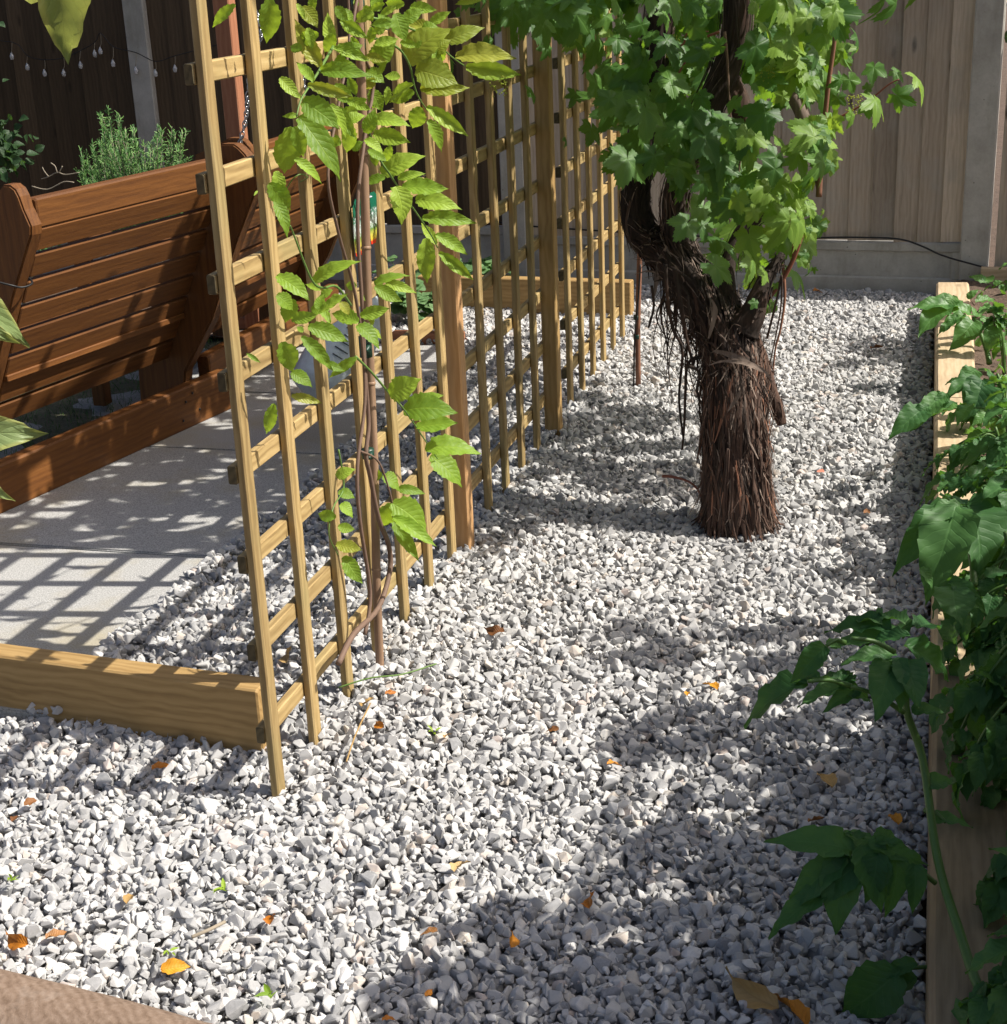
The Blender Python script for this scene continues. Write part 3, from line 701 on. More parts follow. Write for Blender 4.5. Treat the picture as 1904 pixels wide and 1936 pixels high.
# ------------------------------------------------------------------ climber in front of the near trellis
def on_x(c, x, y, X): return at(*px(c, x, y), 'x', X)
cl = empty('bamboo_cane', (.03, .545, 0), 'bamboo cane standing against the near trellis panel', 'cane')
cpts = [(717, 1252, .030), (712, 1100, .034), (708, 900, .038), (700, 700, .042), (693, 500, .046), (688, 300, .05), (681, 100, .055), (676, -40, .058), (670, -260, .06)]
cc = [at(u, v, 'x', X) for u, v, X in cpts]; cc[0].z = -.03
put('culm', tube(cc, [.0095]*9, 12, 6), M['cane'], cl)
for tt in (.14, .36, .52, .63, .78, .9):
    k = tt*8; i = int(k); p = cc[i].lerp(cc[i+1], k-i); d = (cc[i+1]-cc[i]).normalized()
    put('node', tube([p-d*.004, p, p+d*.004], [.0096, .0112, .0096], 12, 2), M['cane'], cl)
for v_, nm in ((84, 0), (205, 0), (655, 1), (857, 0), (8, 0)):
    X = .045; p = at(692+(700-v_)*-.022, v_, 'x', X)
    hh = .010 if nm == 0 else .022
    tg = put('tie', tube([p-Vector((0, 0, hh)), p+Vector((0, 0, hh))], .0135, 12, 1), M['tie'], cl)
    if nm or v_ == 857:
        q = p+Vector((.012, -.018, .002)); put('knot', tube([q-Vector((0, .012, .004)), q, q+Vector((0, .010, .005))], [.003, .006, .003], 8, 3), M['tie'], tg)
cw = empty('climber', (.03, .53, 0), 'bright green pinnate leaved climber tied to the cane on the near trellis', 'climbing plant')
def stem(pts, r0, r1, mat, parent, name='stem', X=.06):
    P3 = [at(*(px(*q[:3]) if isinstance(q[0], str) else q[:2]), 'x', q[-1] if (len(q) == 4 and isinstance(q[0], str)) or (not isinstance(q[0], str) and len(q) == 3) else X) for q in pts]
    n_ = len(P3); return put(name, tube(P3, [r0+(r1-r0)*i/(n_-1) for i in range(n_)], 7, 5), mat, parent)
stem([(640, 1255), (668, 1200), (715, 1150), (737, 1080), (735, 1030), (716, 980), (700, 900), (692, 860), (697, 800), (690, 700), (686, 600), (676, 400), (690, 260), (705, 150), (668, 60), (690, -60)], .0065, .003, M['stem_b'], cw)
stem([(690, 1200), (700, 1120), (680, 980), (676, 880), (690, 760), (684, 640), (668, 540), (640, 440), (620, 330), (640, 200), (660, 80), (655, -60)], .0045, .0025, M['stem_b'], cw)
stem([('C', 690, 1040, .06), ('C', 560, 870, .07), ('C', 430, 880, .08), ('C', 330, 800, .08), ('C', 180, 420, .07), ('C', 140, 320, .07)], .0028, .0015, M['stem'], cw)
stem([('C', 730, 1500, .06), ('C', 880, 1650, .07), ('C', 1040, 1840, .08), ('E', 370, 400, .08), ('E', 480, 560, .08), ('E', 560, 680, .08)], .0028, .0014, M['stem'], cw)
stem([('B', 280, 1200, .06), ('B', 380, 1440, .08), ('B', 460, 1560, .09), ('B', 540, 1680, .09), ('C', 1330, 280, .09), ('C', 1420, 420, .09), ('C', 1470, 520, .09)], .0028, .0014, M['stem'], cw)
stem([('B', 250, 330, .06), ('B', 420, 370, .08), ('B', 560, 450, .1), ('B', 650, 600, .1), ('B', 690, 780, .1), ('B', 740, 900, .1), ('B', 810, 1000, .1)], .003, .0014, M['stem'], cw)
stem([('B', 300, 160, .06), ('B', 560, 220, .09), ('B', 860, 360, .12), ('B', 1010, 500, .12), ('B', 1150, 600, .12)], .003, .0014, M['stem'], cw)
stem([('A', 1480, 420, .06), ('A', 1370, 610, .07), ('A', 1290, 740, .07), ('A', 1190, 900, .07), ('A', 1150, 1050, .07)], .003, .0014, M['stem'], cw)
stem([('E', 130, 640, .06), ('E', 230, 700, .07), ('E', 300, 900, .08), ('E', 310, 1010, .08)], .0028, .0016, M['stem_b'], cw)
stem([(640, 850), (650, 920), (630, 960), (622, 1010), (640, 1050)], .002, .001, M['stem'], cw)
stem([('A', 1060, 1700, .03), ('A', 1120, 1610, .05), ('A', 1190, 1570, .06), ('A', 1250, 1600, .05), ('A', 1180, 1640, .03)], .0014, .0008, M['stem'], cw, 'tendril')
W = [('A', 1490, 430, 1385, 95, 110), ('A', 1370, 600, 1125, 200, 140), ('A', 1310, 735, 990, 545, 150), ('A', 1365, 630, 1720, 620, 110), ('A', 1480, 430, 1815, 525, 90),
 ('A', 1200, 890, 780, 815, 125), ('A', 1160, 1045, 715, 1040, 175), ('A', 1250, 760, 1650, 890, 130), ('A', 1205, 900, 1500, 1090, 190), ('A', 1450, 940, 1670, 1215, 110),
 ('A', 1170, 1050, 1560, 1480, 200), ('A', 1095, 1140, 870, 1610, 290), ('A', 1130, 1140, 1210, 1420, 140), ('A', 1130, 1430, 1410, 1600, 100), ('A', 905, -20, 912, 390, 180),
 ('A', 600, 40, 360, 240, 90), ('A', 800, 1720, 570, 1760, 90), ('A', 900, 1650, 1100, 1900, 180), ('A', 1760, 330, 1560, 290, 90), ('A', 1300, -60, 1290, 145, 90), ('A', 960, 1540, 1040, 1780, 150),
 ('A', 1650, 960, 1500, 1130, 110), ('A', 1640, 1100, 1600, 1420, 120), ('A', 1560, 200, 1760, 330, 100), ('A', 1500, 60, 1620, 180, 120), ('A', 1200, 60, 1330, 220, 130), ('A', 1390, 1030, 1350, 1160, 90),
 ('B', 640, 570, 860, 200, 300), ('B', 700, 620, 1035, 700, 230), ('B', 870, 260, 595, 200, 120), ('B', 960, 370, 1285, 235, 130), ('B', 1060, 510, 1550, 450, 190), ('B', 1150, 600, 1645, 700, 190),
 ('B', 740, 800, 1165, 780, 75), ('B', 690, 830, 455, 900, 110), ('B', 680, 760, 400, 890, 90), ('B', 740, 960, 665, 1175, 180), ('B', 800, 960, 1165, 1230, 120), ('B', 810, 1080, 1000, 1350, 120),
 ('B', 310, 1080, 580, 1050, 110), ('B', 320, 1200, 620, 1290, 150), ('B', 270, 1350, 430, 1450, 100), ('B', 390, 1560, 685, 1380, 150), ('B', 540, 1610, 745, 1545, 65), ('B', 570, 1690, 985, 1660, 180),
 ('B', 520, 1680, 640, 1960, 180), ('B', 700, 1800, 1045, 1810, 140), ('B', 580, 200, 760, 90, 120), ('B', 820, 220, 1015, 110, 100), ('B', 870, 480, 980, 350, 120), ('B', 290, 540, 500, 400, 210),
 ('B', 520, 120, 620, 350, 170), ('B', 0, 400, 295, 530, 95), ('B', 20, 180, 235, 330, 100), ('B', -20, 560, 205, 620, 80), ('B', -30, 760, 125, 885, 100), ('B', -20, 960, 155, 1225, 130),
 ('B', 240, 50, 320, 200, 110), ('B', 240, 640, 410, 720, 160), ('B', 380, 100, 300, -60, 120), ('B', 460, 260, 360, 110, 140), ('B', 250, 1200, 320, 1000, 120), ('B', 480, 1310, 420, 1480, 80), ('B', 960, 420, 830, 560, 130),
 ('B', 300, 800, 380, 1010, 170), ('B', 560, 700, 420, 660, 130), ('B', 1330, -30, 1040, 20, 90), ('B', 600, 40, 400, 20, 90), ('B', 330, 400, 540, 330, 110),
 ('C', 1370, 430, 1375, 835, 175), ('C', 1330, 250, 1805, 270, 130), ('C', 1450, 400, 1755, 560, 125), ('C', 1480, 560, 1790, 820, 70), ('C', 1460, 490, 1330, 270, 90), ('C', 350, 830, 625, 600, 90),
 ('C', 740, 860, 535, 860, 150), ('C', 900, 850, 1140, 710, 75), ('C', 900, 870, 1155, 990, 140), ('C', 1000, 830, 1245, 900, 80), ('C', 420, 900, 270, 840, 75), ('C', 400, 1100, 645, 935, 90),
 ('C', 500, 1200, 180, 965, 85), ('C', 760, 1190, 495, 1080, 140), ('C', 300, 1230, 665, 1345, 160), ('C', 170, 980, 100, 1205, 180), ('C', 150, 1170, 375, 1110, 120), ('C', 60, 1370, 200, 1650, 170),
 ('C', 240, 1320, 548, 1615, 100), ('C', 740, 1510, 330, 1680, 105), ('C', 770, 1130, 1035, 1085, 135), ('C', 740, 1220, 965, 1340, 130), ('C', 20, 770, 300, 930, 150), ('C', 1030, 1830, 1245, 1700, 160),
 ('C', 150, 1850, 420, 1920, 75), ('C', 0, 100, 160, 355, 110), ('C', 410, 1090, 400, 930, 90), ('C', 150, 1640, 330, 1730, 110), ('C', 20, 940, 190, 1060, 130), ('C', 590, 1010, 680, 1120, 90),
 ('Z', 1480, 1290, 1385, 1635, 95), ('Z', 1200, 790, 1340, 885, 50),
 ('E', 290, 320, 425, 230, 115), ('E', 370, 410, 612, 360, 125), ('E', 440, 500, 665, 478, 115), ('E', 490, 625, 775, 575, 115), ('E', 520, 665, 718, 785, 125), ('E', 300, 930, 118, 1095, 110), ('E', 300, 930, 522, 1055, 145),
 ('E', 310, 1010, 552, 1132, 85), ('E', 305, 1020, 447, 1255, 75), ('E', 250, 770, 175, 775, 60), ('E', 250, 780, 365, 820, 90), ('E', 330, 850, 482, 860, 50), ('E', 10, 940, 95, 980, 80), ('E', 0, 1060, 92, 1090, 85),
 ('E', -10, 1160, 125, 1200, 80), ('E', 30, 1230, 142, 1375, 100), ('E', 0, 870, 95, 890, 80), ('E', -10, 1010, -130, 990, 60), ('E', -10, 780, 70, 740, 50), ('E', 470, 370, 560, 300, 60)]
EXTRA = [('A', x, y) for x, y in ((1150, 30), (1250, 250), (1480, 300), (1560, 480), (1620, 700), (1500, 860), (1600, 900), (1700, 1000), (1350, 300), (1000, 700), (1540, 1250), (1650, 1350), (1850, 120), (1780, 500), (1850, 300), (1200, 450), (950, 100))]
EXTRA += [('B', x, y) for x, y in ((60, 80), (170, 60), (120, 330), (60, 480), (180, 480), (300, 240), (420, 30), (520, 60), (650, 60), (740, 130), (560, 380), (430, 560), (330, 700), (260, 900), (360, 930), (450, 780), (160, 1000), (240, 1260), (330, 1320), (430, 1600), (600, 1760), (760, 260), (900, 330), (820, 420), (1000, 620), (90, 1100), (30, 1300), (700, 430), (480, 200))]
EXTRA += [('C', x, y) for x, y in ((420, 960), (520, 1000), (330, 1080), (650, 1180), (860, 1250), (900, 1150), (560, 1140), (160, 1080), (260, 1280), (450, 1560), (820, 1000), (240, 880))]
for c, x, y in EXTRA:
    a_ = rnd.uniform(0, 6.28); L_ = rnd.uniform(90, 150)*(1 if c != 'C' else .8); W.append((c, x, y, x+L_*1.6*math.cos(a_), y+L_*1.2*math.sin(a_)+50, L_*.75))
yel = {27, 28, 29, 30, 33}
for i, (c, x0, y0, x1, y1, wd) in enumerate(W):
    X0 = .05+rnd.uniform(0, .05)+(.04 if c == 'B' and x0 > 450 else 0); X1 = X0+rnd.uniform(.0, .03)
    if c in 'AC' and x0 < 1000 and wd < 100: X0 -= .02; X1 -= .02
    b = on_x(c, x0, y0, X0); dq = at(*px(c, x1, y1), 'y', b.y)-b; tp = b+dq+(CAM-b).normalized()*dq.length*rnd.uniform(-.25, .35)
    if tp.x < .02 and b.x > 0: tp.x = .02+(b.x)*.3
    Lp = math.hypot(x1-x0, y1-y0); ws = min(1.35, max(.6, .9*wd/Lp/.46))
    if i in (5, 6, 7, 11, 27, 28, 31, 32, 69, 70, 85): ws *= .95
    nr = (CAM-b).normalized()*.9+Vector((.15, -.1, .35))+rv(.3)
    lf = add_leaf('wisteria_y' if (i in yel or rnd.random() < .06) else 'wisteria', b, tp, cw, nr, ws)
# upper growth over and above the top of the frame (shades the paving)
def spray(parent, p, d, n, L, kind, spread=.08):
    p = Vector(p); d = Vector(d).normalized(); s = d.cross(Vector((0, 0, 1))).normalized(); end = p+d*L
    put('stem', tube([p, p+d*L*.5+Vector((0, 0, .01)), end-Vector((0, 0, .03))], [.0022, .0016, .0009], 5, 3), M['stem'], parent)
    for k in range(n):
        q = p.lerp(end, (k+1)/n)-Vector((0, 0, .03*(k/n)**2)); sg = 1 if k % 2 else -1
        dr = (d*.6+s*sg*.9+Vector((0, 0, -.35))+rv(.25)).normalized(); l = rnd.uniform(.055, .085)
        add_leaf(kind, q, q+dr*l, parent, Vector((0, 0, 1))+rv(.6))
for k in range(17):
    y = rnd.uniform(.75, 2.2) if k > 4 else rnd.uniform(.2, .8); z = rnd.uniform(1.45, 1.9) if k > 4 else rnd.uniform(1.75, 2.0)
    spray(cw, (rnd.uniform(-.02, .05), y, z), (rnd.uniform(-.6, 1), rnd.uniform(-1, 1), rnd.uniform(-.5, .3)), 6, rnd.uniform(.12, .22), 'wisteria')
# plant label tied to the cane
t = empty('plant_label', at(690, 400, 'x', .02), 'green plant label with flower picture and red tip tied to the cane', 'plant label')
for (u0, u1, v0, v1, X) in ((669, 684, 375, 485, .018), (698, 711, 362, 462, .03)):
    q = [at(u0+4, v1, 'x', X), at(u1-1, v1-3, 'x', X), at(u1+1, v1-30, 'x', X), at(u1, v0+6, 'x', X), at(u1-4, v0, 'x', X), at(u0+2, v0+2, 'x', X), at(u0-3, v0+20, 'x', X), at(u0, v1-30, 'x', X)]
    v, f = prism(q, (.0008, 0, 0)); me = mesh(v, f); L = me.uv_layers.new(name='UV'); zs = [p.z for p in q]; ysn = [p.y for p in q]
    for p in me.polygons:
        for li, vi in zip(p.loop_indices, p.vertices):
            pv = me.vertices[vi].co; L.data[li].uv = ((pv.y-min(ysn))/(max(ysn)-min(ysn)), (pv.z-min(zs))/(max(zs)-min(zs)))
    put('card', me, M['label'], t)
p = at(692, 372, 'x', .045); put('string', tube([p+Vector((-.005, -.012, 0)), p+Vector((.012, 0, 0)), p+Vector((0, .014, .002)), p+Vector((-.01, .02, .01))], .0012, 5, 4), M['white'], t)

# white plastic jug with printed panel lying behind the trellis
t = empty('plastic_jug', (-.95, 2.6, 0), 'pale translucent plastic jug with printed label lying behind the climber', 'jug')
A_, B_ = at(700, 560, 'x', -.62), at(590, 738, 'x', -.72)
put('body', tube([A_, A_.lerp(B_, .08), A_.lerp(B_, .3), A_.lerp(B_, .8), A_.lerp(B_, .96), B_], [.02, .07, .095, .09, .08, .03], 20, 4), M['white'], t)
dv = (B_-A_).normalized(); nn = (CAM-A_).normalized(); nn = (nn-dv*nn.dot(dv)).normalized(); sd = dv.cross(nn)
for k in range(7):
    c = A_.lerp(B_, .36+.065*k)+nn*.0935*(.985 if k > 4 else 1.0)-sd*.012; hl = .018+.006*((k*5) % 3)
    v, f = prism([c-sd*hl-dv*.0018, c+sd*hl-dv*.0018, c+sd*hl+dv*.0018, c-sd*hl+dv*.0018], nn*.0016); put('print_line', mesh(v, f), M['ink'], t)
hA = A_.lerp(B_, .15)-sd*.04; hB = A_.lerp(B_, .62)-sd*.065
put('handle', tube([hA, hA-sd*.045+dv*.02, hB-sd*.035-dv*.02, hB], .009, 8, 5), M['white'], t)

# ------------------------------------------------------------------ grape vine
vine = empty('grape_vine', (.70, 1.5, 0), 'old gnarled grape vine with shaggy peeling bark and lobed leaves', 'vine')
def at_y(u, v, Y): return at(u, v, 'y', Y)
def vpath(lst): return [at_y(u, v, Y) for u, v, Y, r in lst], [.75*r/pxm(at_y(u, v, Y)) for u, v, Y, r in lst]
def barkdisp(amp, fr=5, sq=0):
    return lambda s, a, p: amp*mnoise.noise(Vector((math.cos(a)*fr*.5, math.sin(a)*fr*.5, s*4)))+amp*.7*mnoise.noise(Vector((math.cos(a)*fr*1.8, math.sin(a)*fr*1.8, s*9)))+amp*.3*abs(math.sin(a*9+p.z*20))
TR = {}
def limb(key, lst, name, mat, n=36, sub=9, amp=.16):
    p, r = vpath(lst); TR[key] = (p, r)
    return put(name, tube(p, r, n, sub, barkdisp(amp)), mat, vine)
limb('main', [(1398, 1030, 1.50, 78), (1396, 985, 1.50, 72), (1394, 930, 1.51, 70), (1390, 850, 1.53, 67), (1388, 760, 1.55, 64), (1386, 700, 1.58, 60), (1376, 650, 1.60, 54), (1358, 600, 1.63, 50), (1325, 548, 1.68, 46), (1285, 500, 1.73, 38), (1245, 465, 1.78, 32)], 'trunk', M['barkred'], 56, 12, .34)
limb('neck', [(1388, 740, 1.555, 56), (1386, 700, 1.575, 60), (1376, 650, 1.60, 57), (1357, 600, 1.63, 53), (1323, 548, 1.68, 50), (1283, 500, 1.73, 43), (1240, 464, 1.78, 36), (1220, 440, 1.79, 30)], 'limb', M['bark'], 44, 10, .36)
limb('left', [(1245, 472, 1.77, 32), (1218, 445, 1.79, 36), (1203, 400, 1.80, 31), (1201, 350, 1.80, 29), (1208, 300, 1.80, 28), (1222, 200, 1.82, 28), (1238, 100, 1.84, 30), (1250, 0, 1.85, 30), (1255, -120, 1.86, 30)], 'limb', M['bark'], amp=.26)
limb('mid', [(1320, 530, 1.70, 32), (1293, 480, 1.73, 32), (1278, 430, 1.75, 28), (1276, 370, 1.76, 28), (1300, 290, 1.77, 30), (1340, 200, 1.77, 32), (1375, 120, 1.78, 34), (1392, 40, 1.78, 34), (1400, -120, 1.80, 34)], 'limb', M['bark'])
limb('twin', [(1372, 150, 1.80, 30), (1400, 200, 1.80, 26), (1412, 270, 1.80, 20), (1420, 300, 1.80, 8)], 'limb', M['bark'], 24, 6)
limb('right', [(1405, 620, 1.58, 44), (1425, 590, 1.58, 30), (1440, 545, 1.60, 22), (1462, 505, 1.62, 14), (1480, 480, 1.64, 8)], 'limb', M['bark'], 24, 6)
limb('up', [(1375, 600, 1.62, 40), (1372, 550, 1.64, 26), (1378, 500, 1.66, 18), (1400, 440, 1.70, 16), (1440, 400, 1.72, 16), (1460, 360, 1.74, 12)], 'limb', M['bark'], 24, 6)
limb('stub', [(1536, 262, 1.74, 10), (1520, 225, 1.74, 17), (1505, 190, 1.75, 18), (1480, 150, 1.76, 12)], 'dead_stub', M['barkgrey'], 20, 5)
limb('dead', [(1478, 802, 1.62, 12), (1466, 762, 1.62, 16), (1448, 710, 1.62, 17), (1432, 660, 1.61, 17), (1420, 620, 1.60, 14)], 'dead_stub', M['barkred'], 20, 6)
# peeling bark: ribbons that follow the limbs and lift off at their ends
def ribbon_geo(key, s0, s1, ang, wd, lift, twist=.4, out=0.0, drop=0.0, n=8):
    p, r = TR[key]; C, rr = smooth_path(p, r, 6); m = len(C)-1; v = []; f = []
    for i in range(n+1):
        t = i/n; s = s0+(s1-s0)*t; k = min(m-1e-3, max(0, s*m)); j = int(k); c = C[j].lerp(C[j+1], k-j); r_ = rr[j]*(1-(k-j))+rr[j+1]*(k-j)
        tg = (C[min(j+2, m)]-C[max(j-1, 0)]).normalized(); xx = Vector((1, 0, 0)); xx = (xx-tg*xx.dot(tg)).normalized(); y_ = tg.cross(xx)
        a = ang+twist*(t-.5); d = xx*math.cos(a)+y_*math.sin(a); sd_ = tg.cross(d)
        e = (abs(2*t-1))**3; q = c+d*(r_*1.13+.003+out+lift*e)+Vector((0, 0, -drop*e))
        w_ = wd*(1-.75*abs(2*t-1)**1.5); tilt = d*w_*.5*math.sin(3*t+ang*3)
        v += [q-sd_*w_-tilt*.5, q+d*w_*.4, q+sd_*w_+tilt]
    for i in range(n):
        for c_ in range(2): f.append((i*3+c_, i*3+c_+1, i*3+4+c_, i*3+3+c_))
    return v, f
def shag(key, cnt, mat, seed, smin=0, smax=1, wmin=.0012, wmax=.005, lift=.014, lmin=.05, lmax=.22):
    r = random.Random(seed); mb = MB()
    for _ in range(cnt):
        L = r.uniform(lmin, lmax); s0 = r.uniform(smin, max(smin, smax-L*.6)); s1 = min(1, s0+L)
        mb.add(*ribbon_geo(key, s0, s1, r.uniform(0, 6.283), r.uniform(wmin, wmax), lift*r.uniform(.1, 1.3), r.uniform(-.8, .8), r.uniform(0, .004), r.uniform(0, .015)))
    o = put('shaggy_bark', mb.build(True), mat, vine); o['kind'] = 'stuff'
shag('main', 110, M['barkred'], 1, 0, .5, .003, .0095, .020, .12, .40); shag('main', 70, M['stick'], 24, 0, .55, .0015, .007, .02, .1, .4); shag('main', 200, M['barkred'], 21, 0, .6, .0007, .0025, .040, .05, .35); shag('main', 90, M['barkgrey'], 22, 0, .7, .0015, .006, .035, .08, .35); shag('main', 120, M['bark'], 23, 0, .5, .0015, .006, .02, .1, .4); shag('main', 260, M['bark'], 2, .2, 1, .0012, .0055); shag('main', 130, M['barkgrey'], 3, 0, 1, .0008, .0036, .02)
mbr = MB(); rr_ = random.Random(11)
for k in range(60):
    a = rr_.uniform(0, 6.28); c = TR['main'][0][1]; r0 = TR['main'][1][1]; top_ = c+Vector((math.cos(a)*r0*.95, math.sin(a)*r0*.95, rr_.uniform(.06, .25)-c.z)); ou = r0*rr_.uniform(1.15, 1.75)
    mdl = c+Vector((math.cos(a)*r0*1.18, math.sin(a)*r0*1.18, .03+rr_.uniform(0, .03)-c.z)); en = c+Vector((math.cos(a+.2)*ou, math.sin(a+.2)*ou, rr_.uniform(-.01, .012)-c.z))
    k_ = rr_.uniform(.0015, .006); mbr.add(*tube_geo([top_, mdl, en], [k_*.6, k_, k_*.3], 5, 5))
o = put('root_strands', mbr.build(True), M['barkred'], vine); o['kind'] = 'stuff'
shag('neck', 300, M['bark'], 31, 0, 1, .001, .007, .025, .08, .3); shag('neck', 90, M['barkgrey'], 32, 0, 1, .001, .005, .035, .06, .2); shag('neck', 40, M['barkred'], 33, 0, .5, .002, .008, .02, .1, .3)
shag('left', 260, M['bark'], 4, wmax=.004, lift=.008); shag('mid', 260, M['bark'], 5, wmax=.004, lift=.008); shag('dead', 60, M['barkred'], 6, wmax=.003); shag('right', 60, M['bark'], 7); shag('up', 60, M['bark'], 8)
shag('left', 40, M['barkgrey'], 9, wmax=.002); shag('mid', 50, M['barkgrey'], 10, wmax=.002)
def strip(pts, Y, wd, mat, name='bark_strip'):
    P3 = [at_y(u, v, Y) for u, v in pts]; C, r = smooth_path(P3, [wd*math.sin(math.pi*min(.97, max(.08, i/(len(P3)-1)))) for i in range(len(P3))], 5); v, f = [], []
    for i, c in enumerate(C):
        tg = (C[min(i+1, len(C)-1)]-C[max(i-1, 0)]).normalized(); sdv = tg.cross((CAM-c).normalized()).normalized(); nr = tg.cross(sdv)
        a = .5*math.sin(i*.35); sdv = sdv*math.cos(a)+nr*math.sin(a)
        v += [c-sdv*r[i], c+nr*r[i]*.35, c+sdv*r[i]]
    for i in range(len(C)-1):
        for k in (0, 1): f.append((i*3+k, i*3+k+1, i*3+4+k, i*3+3+k))
    return put(name, mesh(v, f, True), mat, vine)
strip([(1350, 664), (1372, 668), (1400, 680), (1425, 692), (1448, 705)], 1.48, .010, M['barkgrey'])
strip([(1342, 690), (1365, 683), (1395, 684), (1425, 690), (1450, 706), (1458, 725)], 1.46, .0055, M['barkgrey'])
strip([(1340, 640), (1348, 610), (1352, 585), (1346, 566)], 1.52, .008, M['barkgrey'])
strip([(1408, 720), (1398, 745), (1385, 765), (1376, 778)], 1.45, .006, M['barkgrey'])
strip([(1237, 560), (1243, 520), (1250, 490), (1260, 465)], 1.70, .010, M['barkgrey'])
strip([(1404, 800), (1396, 860), (1402, 920), (1392, 980)], 1.445, .012, M['barkred'])
strip([(1372, 830), (1362, 880), (1368, 940), (1395, 1000)], 1.445, .009, M['barkred'])
strip([(1440, 790), (1446, 850), (1440, 910), (1462, 975)], 1.47, .006, M['barkred'])
strip([(1352, 800), (1345, 860), (1350, 920), (1338, 965)], 1.47, .007, M['barkred'])
strip([(1410, 900), (1420, 950), (1412, 990), (1425, 1012)], 1.45, .010, M['barkred'])
for i, (pts, r) in enumerate((([(1258, 500), (1262, 560), (1272, 620), (1290, 660), (1286, 720), (1284, 760), (1292, 830)], 4), ([(1275, 510), (1290, 590), (1298, 640), (1310, 690), (1295, 680)], 4.5),
        ([(1345, 684), (1322, 676), (1300, 690), (1296, 740), (1294, 800), (1290, 850)], 4), ([(1300, 690), (1322, 705), (1318, 740), (1332, 775), (1344, 790)], 3.5), ([(1252, 900), (1275, 902), (1305, 912), (1322, 930), (1330, 955)], 3),
        ([(1300, 560), (1308, 620), (1318, 650), (1312, 690)], 3), ([(1232, 540), (1236, 580), (1226, 620), (1230, 600)], 3), ([(1450, 640), (1470, 560), (1478, 520), (1475, 590), (1455, 690)], 2.5),
        ([(1330, 700), (1322, 760), (1328, 820), (1318, 870)], 2.2), ([(1192, 380), (1184, 420), (1192, 460), (1205, 480)], 2.5), ([(1445, 880), (1450, 930), (1468, 968), (1475, 972)], 3), ([(1340, 930), (1332, 960), (1322, 975)], 3))):
    P3 = [at_y(u, v, 1.52+.02*(i % 3)) for u, v in pts]; k = r/pxm(P3[0])
    put('aerial_root', tube(P3, [k*(1-.5*j/(len(P3)-1)) for j in range(len(P3))], 7, 6), M['bark'] if i != 4 else M['stem_r'], vine)
mbh = MB(); rh = random.Random(5)
for k in range(70):                                       # tangle of loose fibres under the fork
    t_ = rh.random(); u0, v0 = 1250+t_*95+rh.uniform(-6, 6), 505+t_*120+rh.uniform(-8, 14); Y_ = 1.74-.16*t_+rh.uniform(-.03, .04); ln = rh.uniform(30, 150)*(1 if rh.random() < .7 else 1.6)
    P3 = [at_y(u0, v0, Y_), at_y(u0+rh.uniform(-14, 12), v0+ln*.35, Y_), at_y(u0+rh.uniform(-22, 18), v0+ln*.7, Y_), at_y(u0+rh.uniform(-16, 26), v0+ln, Y_)]
    w_ = rh.uniform(.0008, .0028); mbh.add(*tube_geo(P3, [w_, w_*1.1, w_*.8, w_*.3], 5, 5))
for k in range(46):
    a_ = rh.uniform(0, 6.28); u0 = 1390+55*math.cos(a_); v0 = rh.uniform(690, 900); ln = rh.uniform(20, 70); o_ = 10*math.cos(a_)
    P3 = [at_y(u0, v0, 1.46), at_y(u0+o_, v0+ln*.5, 1.45), at_y(u0+o_*1.6+rh.uniform(-6, 6), v0+ln, 1.45)]; w_ = rh.uniform(.0007, .002); mbh.add(*tube_geo(P3, [w_, w_, w_*.3], 5, 5))
o = put('loose_fibres', mbh.build(True), M['bark'], vine); o['kind'] = 'stuff'
for pts, r, mt in (([(1412, 612), (1440, 578), (1475, 535), (1500, 490), (1515, 450), (1523, 436)], 6, 'stem_r'), ([(1548, 372), (1552, 300), (1558, 240), (1566, 160), (1576, 90), (1580, 40), (1580, -30)], 6, 'stick'),
        ([(1500, 490), (1500, 440), (1495, 400), (1490, 370)], 3, 'stem_r'), ([(1558, 238), (1600, 215), (1640, 192), (1680, 160), (1700, 150)], 2.6, 'stem_r'), ([(1520, 262), (1532, 300), (1540, 330), (1545, 360)], 3, 'stem_b'),
        ([(1480, 500), (1484, 560), (1476, 620), (1466, 660), (1460, 720)], 3, 'stick'), ([(1360, 60), (1320, 78), (1300, 110), (1282, 140), (1276, 150)], 3, 'stem_r'), ([(1240, 78), (1288, 86), (1302, 60), (1340, 60)], 2.6, 'stem_r'),
        ([(1370, 60), (1375, 110), (1378, 170), (1382, 230)], 3, 'stem_b'), ([(1420, 200), (1422, 270), (1420, 330), (1425, 400)], 2.2, 'stem_b'), ([(1400, 300), (1395, 350), (1402, 400)], 2, 'stem_b'), ([(1378, 300), (1372, 360), (1380, 420)], 2, 'stem_b')):
    P3 = [at_y(u, v, 1.66) for u, v in pts]; k = r/pxm(P3[0]); put('shoot', tube(P3, [k*(1-.5*j/(len(P3)-1)) for j in range(len(P3))], 7, 5), M[mt], vine)
